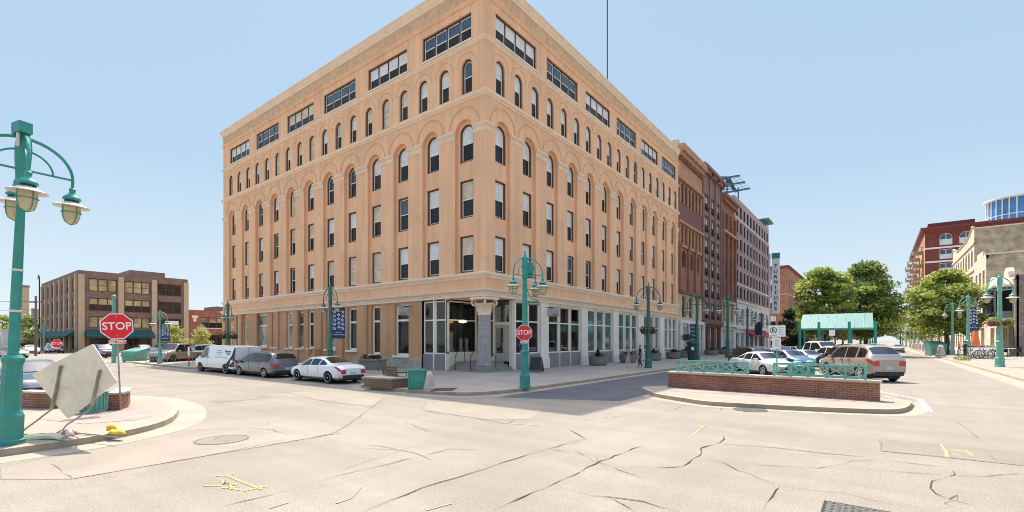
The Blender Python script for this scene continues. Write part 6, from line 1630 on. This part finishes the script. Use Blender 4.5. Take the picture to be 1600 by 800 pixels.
    for ax in axles:
        for s in (-1,1):
            c = (ax-L/2, s*(W-.125), wr); m = MB(RUBBER); m.smooth = True
            m.lathe([(wr*.62,-.11),(wr*.9,-.115),(wr*.99,-.07),(wr,.0),(wr*.99,.07),(wr*.9,.115),(wr*.62,.11)], 26, c, axis='y'); wl = m.build('wheel', t, sharp=40)
            m = MB(RIM); y = s*.095
            m.lathe([(wr*.74,y),(wr*.70,y+s*.03),(wr*.62,y)], 24, c, axis='y')
            m.lathe([(.0,y),(wr*.16,y),(wr*.14,y+s*.02),(0,y+s*.025)], 12, c, axis='y')
            for k in range(5):
                for d_ in (-.13,.13):
                    a = 2*PI*k/5+d_; m.bar((c[0]+wr*.1*math.cos(a),c[1]+y,c[2]+wr*.1*math.sin(a)),(c[0]+wr*.6*math.cos(a+d_*.4),c[1]+y,c[2]+wr*.6*math.sin(a+d_*.4)),.065,.03,up=(0,1,0))
            m.build('rim', wl)
            m = MB(PLASTIC); m.lathe([(0,y-s*.05),(wr*.6,y-s*.05)], 20, c, axis='y'); m.build('hub', wl)
    # mirrors, handles, door seams
    xm = wind[0] if wind else L*.7
    if wind:
        r = ring(max(wind[0],wind[1])-.28)
        for s in (-1,1):
            m = MB(pm); m.smooth = True; m.add([( (max(wind)-.36-L/2)+a*.09, s*(r[5][0]+.10+b*.10), r[5][1]+.10+c*.065) for a in (-1,1) for b in (-1,1) for c in (-1,1)], [(0,1,3,2),(4,6,7,5),(0,4,5,1),(2,3,7,6),(0,2,6,4),(1,5,7,3)]); m.build('mirror', t)
    for xd in doors:
        for s in (-1,1):
            m = MB(PLASTIC); pts = [pt(xd, k/4, s, .003) for k in range(10,24)]; m.tube(pts, .006, 4); m.build('door_seam', t)
            m = MB(pm); q = pt(xd+.16, 4.55, s, .02); m.bar((q[0]-.09,q[1],q[2]),(q[0]+.09,q[1],q[2]),.03,.025); m.build('door_handle', t)
    if rails:
        for s in (-1,1):
            m = MB(METAL); a, b = pillars[0][0]+.1, pillars[-1][1]-.5; m.tube([pt(a+(b-a)*k/6, 6.9, s, .05 if 0 < k < 6 else .0) for k in range(7)], .018, 5); m.build('roof_rail', t)
    t['L'] = L
    return t
SED = [(0,.74,.80,.74,.60),(.10,.90,.95,.86,.70),(.22,.97,1.02,.89,.72),(.9,1.0,1.07,.91,.70),(1.75,.97,1.42,.92,.58),(2.3,.95,1.46,.925,.60),(2.9,.93,1.42,.925,.60),(3.75,.90,1.0,.91,.74),(4.5,.78,.83,.86,.70),(4.72,.66,.70,.76,.6),(4.8,.5,.55,.62,.5)]
SUV = [(0,.95,1.0,.80,.68),(.10,1.05,1.15,.90,.74),(.18,1.08,1.25,.92,.72),(.75,1.08,1.62,.93,.64),(1.2,1.06,1.67,.935,.65),(2.2,1.04,1.70,.94,.66),(2.9,1.02,1.65,.94,.64),(3.6,1.0,1.14,.93,.76),(4.4,.90,.97,.89,.74),(4.55,.78,.83,.82,.66),(4.62,.6,.65,.7,.55)]
MINI = [(0,.9,.95,.84,.7),(.08,1.0,1.1,.95,.8),(.14,1.05,1.25,.97,.8),(.5,1.05,1.66,.98,.72),(.9,1.05,1.74,.985,.74),(2.6,1.0,1.76,.985,.74),(3.4,.97,1.62,.98,.72),(4.35,.92,1.05,.95,.78),(4.9,.78,.84,.88,.7),(5.05,.62,.68,.76,.6),(5.1,.5,.55,.66,.5)]
VAN = [(0,1.1,2.0,.93,.82),(.06,1.12,2.06,.98,.86),(.6,1.12,2.10,1.0,.86),(3.4,1.12,2.10,1.0,.86),(4.0,1.12,1.98,1.0,.84),(4.7,1.10,1.26,.99,.82),(5.3,1.02,1.10,.95,.78),(5.5,.86,.92,.86,.7),(5.58,.6,.66,.72,.6)]
PICK = [(0,1.0,1.06,.92,.86),(.08,1.05,1.10,.97,.90),(1.95,1.08,1.12,.98,.90),(2.05,1.08,1.72,.98,.70),(2.3,1.08,1.86,.98,.72),(3.6,1.06,1.86,.98,.72),(4.3,1.06,1.24,.98,.86),(5.4,1.02,1.10,.95,.84),(5.55,.9,.96,.9,.78),(5.62,.6,.66,.8,.6)]
sed_p = [(1.05,1.75),(1.85,2.55),(2.63,3.55)]
def sedan(label, pm, name='parked_car'): return vehicle(name, label, 'car', SED, pm, (.95,3.85), .33, sed_p, (3.0,3.66), (1.0,1.7), doors=(1.8,2.75))
def suv(label, pm, low=True): return vehicle('parked_suv', label, 'SUV', SUV, pm, (.88,3.65), .37, [(.55,1.15),(1.25,2.05),(2.13,3.4)], (2.95,3.52), (.24,.66), doors=(1.6,2.2), rails=True, lowtrim=low, sm=.08)
WHP = paint('white_car_paint', (.74,.72,.68)); SILV = paint('silver_beige_paint', (.34,.275,.22), .3); GREYP = paint('grey_brown_paint', (.11,.095,.095), .4)
DARKP = paint('black_car_paint', (.02,.02,.025)); BLUEP = paint('blue_car_paint', (.07,.13,.20), .3); REDP = paint('red_car_paint', (.50,.02,.02)); PALEBL = paint('pale_blue_paint', (.30,.38,.42), .3); TANP = paint('tan_car_paint', (.35,.30,.24), .3)
def along(px0, px1, Y):   # centre and length on a line of constant y
    a, b = xat(px0, Y), xat(px1, Y); return (a+b)/2, abs(b-a)
# left kerb: white sedan, minivan, van, noses to the left (-x)
c, l = along(470, 551, 14.2); s1 = sedan('white sedan parked nose left at the kerb before the brown ground floor wall', WHP)
put(s1, (c,14.25,0), PI, scale=(l/4.8,.93,.91))
c, l = along(385, 450, 14.15); mv = vehicle('parked_minivan', 'grey brown minivan parked between the white van and the white sedan', 'minivan', MINI, GREYP, (1.0,4.1), .33, [(.45,1.5),(1.6,2.65),(2.75,4.1)], (3.5,4.25), (.2,.46), doors=(1.55,2.8), rails=True)
put(mv, (c,14.1,0), PI, scale=(l/5.1,.9,.86))
c, l = along(324, 391, 14.1); vn = vehicle('parked_van', 'white panel van with dark lower corner lettering, parked behind the grey minivan', 'van', VAN, WHP, (1.1,4.5), .35, [(3.45,4.45)], (4.05,4.66), None, doors=(3.35,), zb=.3)
put(vn, (c-.2,14.1,0), PI, scale=(l/5.58,.9,.88))
W_ = 1.0
# van markings (on its left side, local +y faces the camera after the half turn): dark rear quarter panel and lettering strokes
m = MB(PLASTIC)
x0 = -2.79
def vp(x, z, off=.012):
    w = 1.0 if z < 1.1 else 1.0-.14*(z-1.1)/.96
    return (x, w*(.99 if z < .5 else 1)+off, z)
m.add([vp(x0+.05,.55),vp(x0+.62,.55),vp(x0+1.2,.62),vp(x0+.75,.95),vp(x0+.35,1.35),vp(x0+.18,1.9),vp(x0+.05,2.0)], [(0,1,2,3,4,5,6)]); m.build('dark_corner_graphic', vn, fix=False)
m = MB(INK)
rnd = random.Random(4)
for (xa, xb, z, h_) in ((.55,1.05,1.62,.09),(.62,1.0,1.46,.08),(1.12,1.2,1.6,.22)):
    m.add([vp(x0+xa,z,.013),vp(x0+xb,z,.013),vp(x0+xb,z+h_,.013),vp(x0+xa,z+h_,.013)], [(0,1,2,3)])
m.mat(INKG)
for (xa, xb, z, h_) in ((1.6,2.3,1.7,.05),(1.55,2.4,1.56,.05),(1.7,2.2,1.44,.05),(.9,2.6,1.22,.05),(3.1,3.9,1.18,.06)):
    x = xa
    while x < xb:
        w2 = rnd.uniform(.04,.13); m.add([vp(x0+x,z,.013),vp(x0+min(xb,x+w2),z,.013),vp(x0+min(xb,x+w2),z+h_,.013),vp(x0+x,z+h_,.013)], [(0,1,2,3)]); x += w2+.03
m.build('van_lettering', vn, fix=False)
m = MB(PLASTIC); m.box(x0-.012, x0+.0, -.012, .012, .75, 1.95); m.build('rear_door_seam', vn)
# near left: dark blue car facing right behind the low wall
nb = sedan('dark blue car facing right behind the low brick wall at the left edge', paint('dark_navy_paint', (.015,.03,.05)))
put(nb, (-25.0, 3.05, 0), 0, scale=1.0)
# right median lot
h = math.atan2(-.71,.70); hs = math.atan2(.80,-.60)
rc = sedan('white sedan parked at an angle behind the left median railing', WHP); put(rc, (-6.0,34.4,0), h, scale=1.0)
sv = suv('silver beige SUV with red tail lights parked nose away behind the right median railing', SILV); 
put(sv, (-.85,33.4,0), hs, scale=(.98,1.04,1.15))
ds = dup(sv, (-7.4,40.0,0), h, 'dark SUV whose roof shows behind the white sedan in the median lot', scale=.98)
def repaint(root, old, new):
    for c in [root]+list(root.children_recursive):
        if c.type == 'MESH' and old.name in [m_.name for m_ in c.data.materials if m_]:
            key = (c.data.name, new.name)
            if key not in PAINTS:
                d2 = c.data.copy()
                for i, m_ in enumerate(d2.materials):
                    if m_ and m_.name == old.name: d2.materials[i] = new
                PAINTS[key] = d2
            c.data = PAINTS[key]
def clone(src, old, new, loc, rz, label, scale=1.0):
    o = dup(src, loc, rz, label, scale=scale); bpy.context.view_layer.update(); repaint(o, old, new); return o
bpy.context.view_layer.update(); repaint(ds, SILV, DARKP)
clone(rc, WHP, BLUEP, (-5.7,43.0,0), h, 'dark blue car between the white sedan and the white pickup in the median lot')
clone(rc, WHP, PALEBL, (-5.0,48.0,0), h, 'pale blue small car just before the white pickup in the median lot', .95)
pk = vehicle('parked_pickup', 'white pickup truck in the median lot below the green canopy', 'pickup', PICK, WHP, (1.2,4.6), .38, [(2.12,2.85),(2.95,4.15)], (3.65,4.26), (2.0,2.1), doors=(2.9,), zb=.35, sm=.06)
put(pk, (-4.6,55.5,0), h, scale=1.12)
clone(sv, SILV, DARKP, (-1.7,41.6,0), hs, 'black SUV just beyond the silver beige SUV', 1.05)
clone(sv, SILV, WHP, (-3.0,49.5,0), hs, 'pale SUV roof beyond the black SUV under the canopy', 1.0)
clone(rc, WHP, REDP, (-.8,73.0,0), hs, 'red car under the right end of the green canopy', 1.15)
clone(sv, SILV, REDP, (-3.4,76.0,0), hs, 'red SUV left of the red car under the canopy', 1.0)
clone(rc, WHP, TANP, (-8.3,71.0,0), h, 'tan car under the left end of the canopy')
clone(rc, WHP, WHP, (-6.5,82.0,0), h, 'far white car seen beneath the middle of the canopy')
clone(rc, WHP, PALEBL, (3.0,112.0,0), PI/2, 'pale car driving away far up the street')
clone(rc, WHP, WHP, (-8.8,66.0,0), PI/2, 'white car far along the kerb left of the canopy')
# left far cars
for i, (src, old, new, px, d, rz, lab, s_) in enumerate(((pk, WHP, TANP, 278, 47.5, -PI/2+.6,'tan and silver pickup facing the camera by the yellow flowering tree',1.0),
    (sv, SILV, DARKP, 160, 60, .1,'black SUV behind the left stop sign post',1.0),(rc, WHP, DARKP, 240, 56, PI,'dark car behind the lamp with the left banner',.95),
    (rc, WHP, WHP, 305, 62, PI*.9,'white car parked behind the bonnet of the white van',1.0),(sv, SILV, BLUEP, 328, 56, PI*.5,'blue grey SUV just above the white van bonnet',1.0),
    (rc, WHP, WHP, 48, 78, 0,'white car far left beside the utility pole',1.0),(rc, WHP, TANP, 20, 60, .2,'pale tan car behind the left lamp pole',1.0),
    (mv, GREYP, DARKP, 85, 84, 0,'dark minivan before the green awnings at the left',1.0),(rc, WHP, WHP, 225, 80, 0,'white car parked under the long dark green awning',1.0),(sv, SILV, DARKP, 262, 72, .3,'black SUV beyond the tan pickup',1.0),(rc, WHP, TANP, 345, 66, PI,'tan car glimpsed left of the peach building corner',1.0))):
    p = P(px, 550, d); clone(src, old, new, (p.x,p.y,0), rz, lab, s_)
# ================================================================ PEOPLE
def person(label, loc, rz, top, bottom, shoes, hair, skin=(.42,.24,.16), h=1.7, pose='walk', female=False, group=None):
    t = thing('person', label, 'person', loc, rz, group)
    S_ = mat('skin_%d' % int(skin[0]*100), skin, .6, .05); T_ = mat('top_%d_%d' % (int(top[0]*100),int(top[2]*100)), top, .9, .1, 6); B_ = mat('bottom_%d_%d' % (int(bottom[0]*100),int(bottom[2]*100)), bottom, .9, .1, 6)
    H_ = mat('hair_%d' % int(hair[0]*100), hair, .8, .2, 20); Sh = mat('shoe_%d' % int(shoes[0]*100), shoes, .7)
    k = h/1.7; st = .16 if pose == 'walk' else .03
    J = {'pel':(0,0,.95,.13,.10),'wst':(0,0,1.08,.115,.09),'chs':(0,-.01,1.28,.15,.105),'nek0':(0,0,1.43,.07,.06),'nek':(0,-.01,1.49,.048,.048),'hd0':(0,-.02,1.545,.062,.07),'hd':(0,-.02,1.61,.074,.088),'hd1':(0,-.015,1.67,.055,.065),
         'shl':(.16,0,1.40,.055,.055),'ell':(.21,.03,1.13,.042,.042),'wrl':(.22,-.10,.90,.028,.03),'hal':(.22,-.14,.82,.03,.02),
         'shr':(-.16,0,1.40,.055,.055),'elr':(-.21,.05,1.13,.042,.042),'wrr':(-.22,.0,.89,.028,.03),'har':(-.22,-.02,.81,.03,.02),
         'hpl':(.085,0,.88,.09,.09),'knl':(.10,-st*.8,.49,.06,.06),'anl':(.10,-st*.7,.09,.04,.042),'fol':(.10,-st*.7-.14,.035,.04,.03),
         'hpr':(-.085,0,.88,.09,.09),'knr':(-.10,st*.2,.49,.06,.06),'anr':(-.10,st*1.3,.10,.04,.042),'for':(-.10,st*1.3-.13,.035,.04,.03)}
    E = [('pel','wst'),('wst','chs'),('chs','nek0'),('nek0','nek'),('nek','hd0'),('hd0','hd'),('hd','hd1'),('chs','shl'),('shl','ell'),('ell','wrl'),('wrl','hal'),('chs','shr'),('shr','elr'),('elr','wrr'),('wrr','har'),('pel','hpl'),('hpl','knl'),('knl','anl'),('anl','fol'),('pel','hpr'),('hpr','knr'),('knr','anr'),('anr','for')]
    nm = list(J); me = bpy.data.meshes.new('p'); me.from_pydata([tuple(c*k for c in J[n][:3]) for n in nm], [(nm.index(a),nm.index(b)) for a, b in E], [])
    o = bpy.data.objects.new('body', me); COL.objects.link(o)
    md = o.modifiers.new('s', 'SKIN'); md.use_smooth_shade = True
    for i, n in enumerate(nm):
        v = me.skin_vertices[0].data[i]; v.radius = (J[n][3]*k, J[n][4]*k); v.use_root = (n == 'pel')
    o.modifiers.new('d', 'SUBSURF').levels = 2; o.modifiers['d'].render_levels = 2
    bpy.context.view_layer.update(); nme = bpy.data.meshes.new_from_object(o.evaluated_get(bpy.context.evaluated_depsgraph_get())); o.modifiers.clear(); o.data = nme; o.parent = t
    nme.materials.clear(); [nme.materials.append(x) for x in (S_, T_, B_, Sh)]
    for p in nme.polygons:
        z = p.center.z/k; x = abs(p.center.x)/k
        p.material_index = 0 if z > 1.455 or (x > .185 and z < 1.16) else (1 if z > .95 else (3 if z < .085 else (2 if z > (.1 if not female else .1) else 3)))
        p.use_smooth = True
    m = MB(H_); m.smooth = True
    m.lathe([(.0,1.74*k),(.06*k,1.725*k),(.088*k,1.68*k),(.094*k,1.62*k),(.085*k,(1.5 if female else 1.585)*k),(.05*k,(1.49 if female else 1.58)*k)], 14, (0,.018*k,0)); m.build('hair', t)
    m = MB(S_); m.smooth = True; m.tube([(0,-.085*k,1.62*k),(0,-.115*k,1.59*k)], .012*k, 5)
    for s in (-1,1): m.lathe([(.0,-.012),(.016*k,0),(0,.012)], 8, (s*.078*k,-.015*k,1.605*k), axis='x')
    m.build('nose_and_ears', t)
    m = MB(INK)
    for s in (-1,1): m.cbox(s*.03*k,-.094*k,1.622*k,.016*k,.008*k,.008*k)
    m.box(-.022*k,.022*k,-.093*k,-.085*k,1.563*k,1.569*k); m.build('eyes_and_mouth', t)
    for s, a in ((1,'hal'),(-1,'har')):
        m = MB(S_); m.smooth = True; x, y, z = [c*k for c in J[a][:3]]
        for f in range(4): m.tube([(x-.004*s,y-.022*k+f*.014*k,z-.0*k),(x-.006*s,y-.026*k+f*.014*k,z-.05*k),(x-.018*s,y-.03*k+f*.013*k,z-.085*k+abs(f-1.5)*.006)], [.009*k,.008*k,.006*k], 5)
        m.tube([(x,y-.02*k,z+.03*k),(x-.012*s,y-.05*k,z-.005*k),(x-.018*s,y-.052*k,z-.03*k)], .008*k, 5); m.build('hand', t)
    m = MB(T_); m.smooth = True; m.lathe([(.155*k,.93*k),(.15*k,1.0*k),(.132*k,1.08*k)], 16, (0,0,0)); m.build('shirt_hem', t)
    return t
p = G(982,574,.14); person('woman in pink top and pale trousers walking left of the person in black', p, math.atan2(-VR[1],-VR[0])+PI/2-.3, (.62,.22,.36), (.62,.50,.55), (.7,.7,.7), (.28,.17,.08), h=1.62, female=True)
p = G(1000,574.5,.14); person('walking person in black clothes right beside the woman in pink', p, math.atan2(-VR[1],-VR[0])+PI/2+.1, (.02,.02,.022), (.03,.03,.035), (.25,.2,.15), (.30,.2,.1), h=1.72)
p = G(1508,561.5,.14); person('man in dark clothes standing behind the bicycles', p, 2.2, (.03,.03,.035), (.05,.05,.06), (.1,.1,.1), (.05,.03,.02), h=2.0, pose='stand')
p = P(1473,553,95); p.z = .14; person('distant person in an orange top beyond the street tree at the right', (10.5,105,.14), 1.0, (.65,.25,.06), (.1,.1,.15), (.1,.1,.1), (.1,.06,.04), h=1.8)
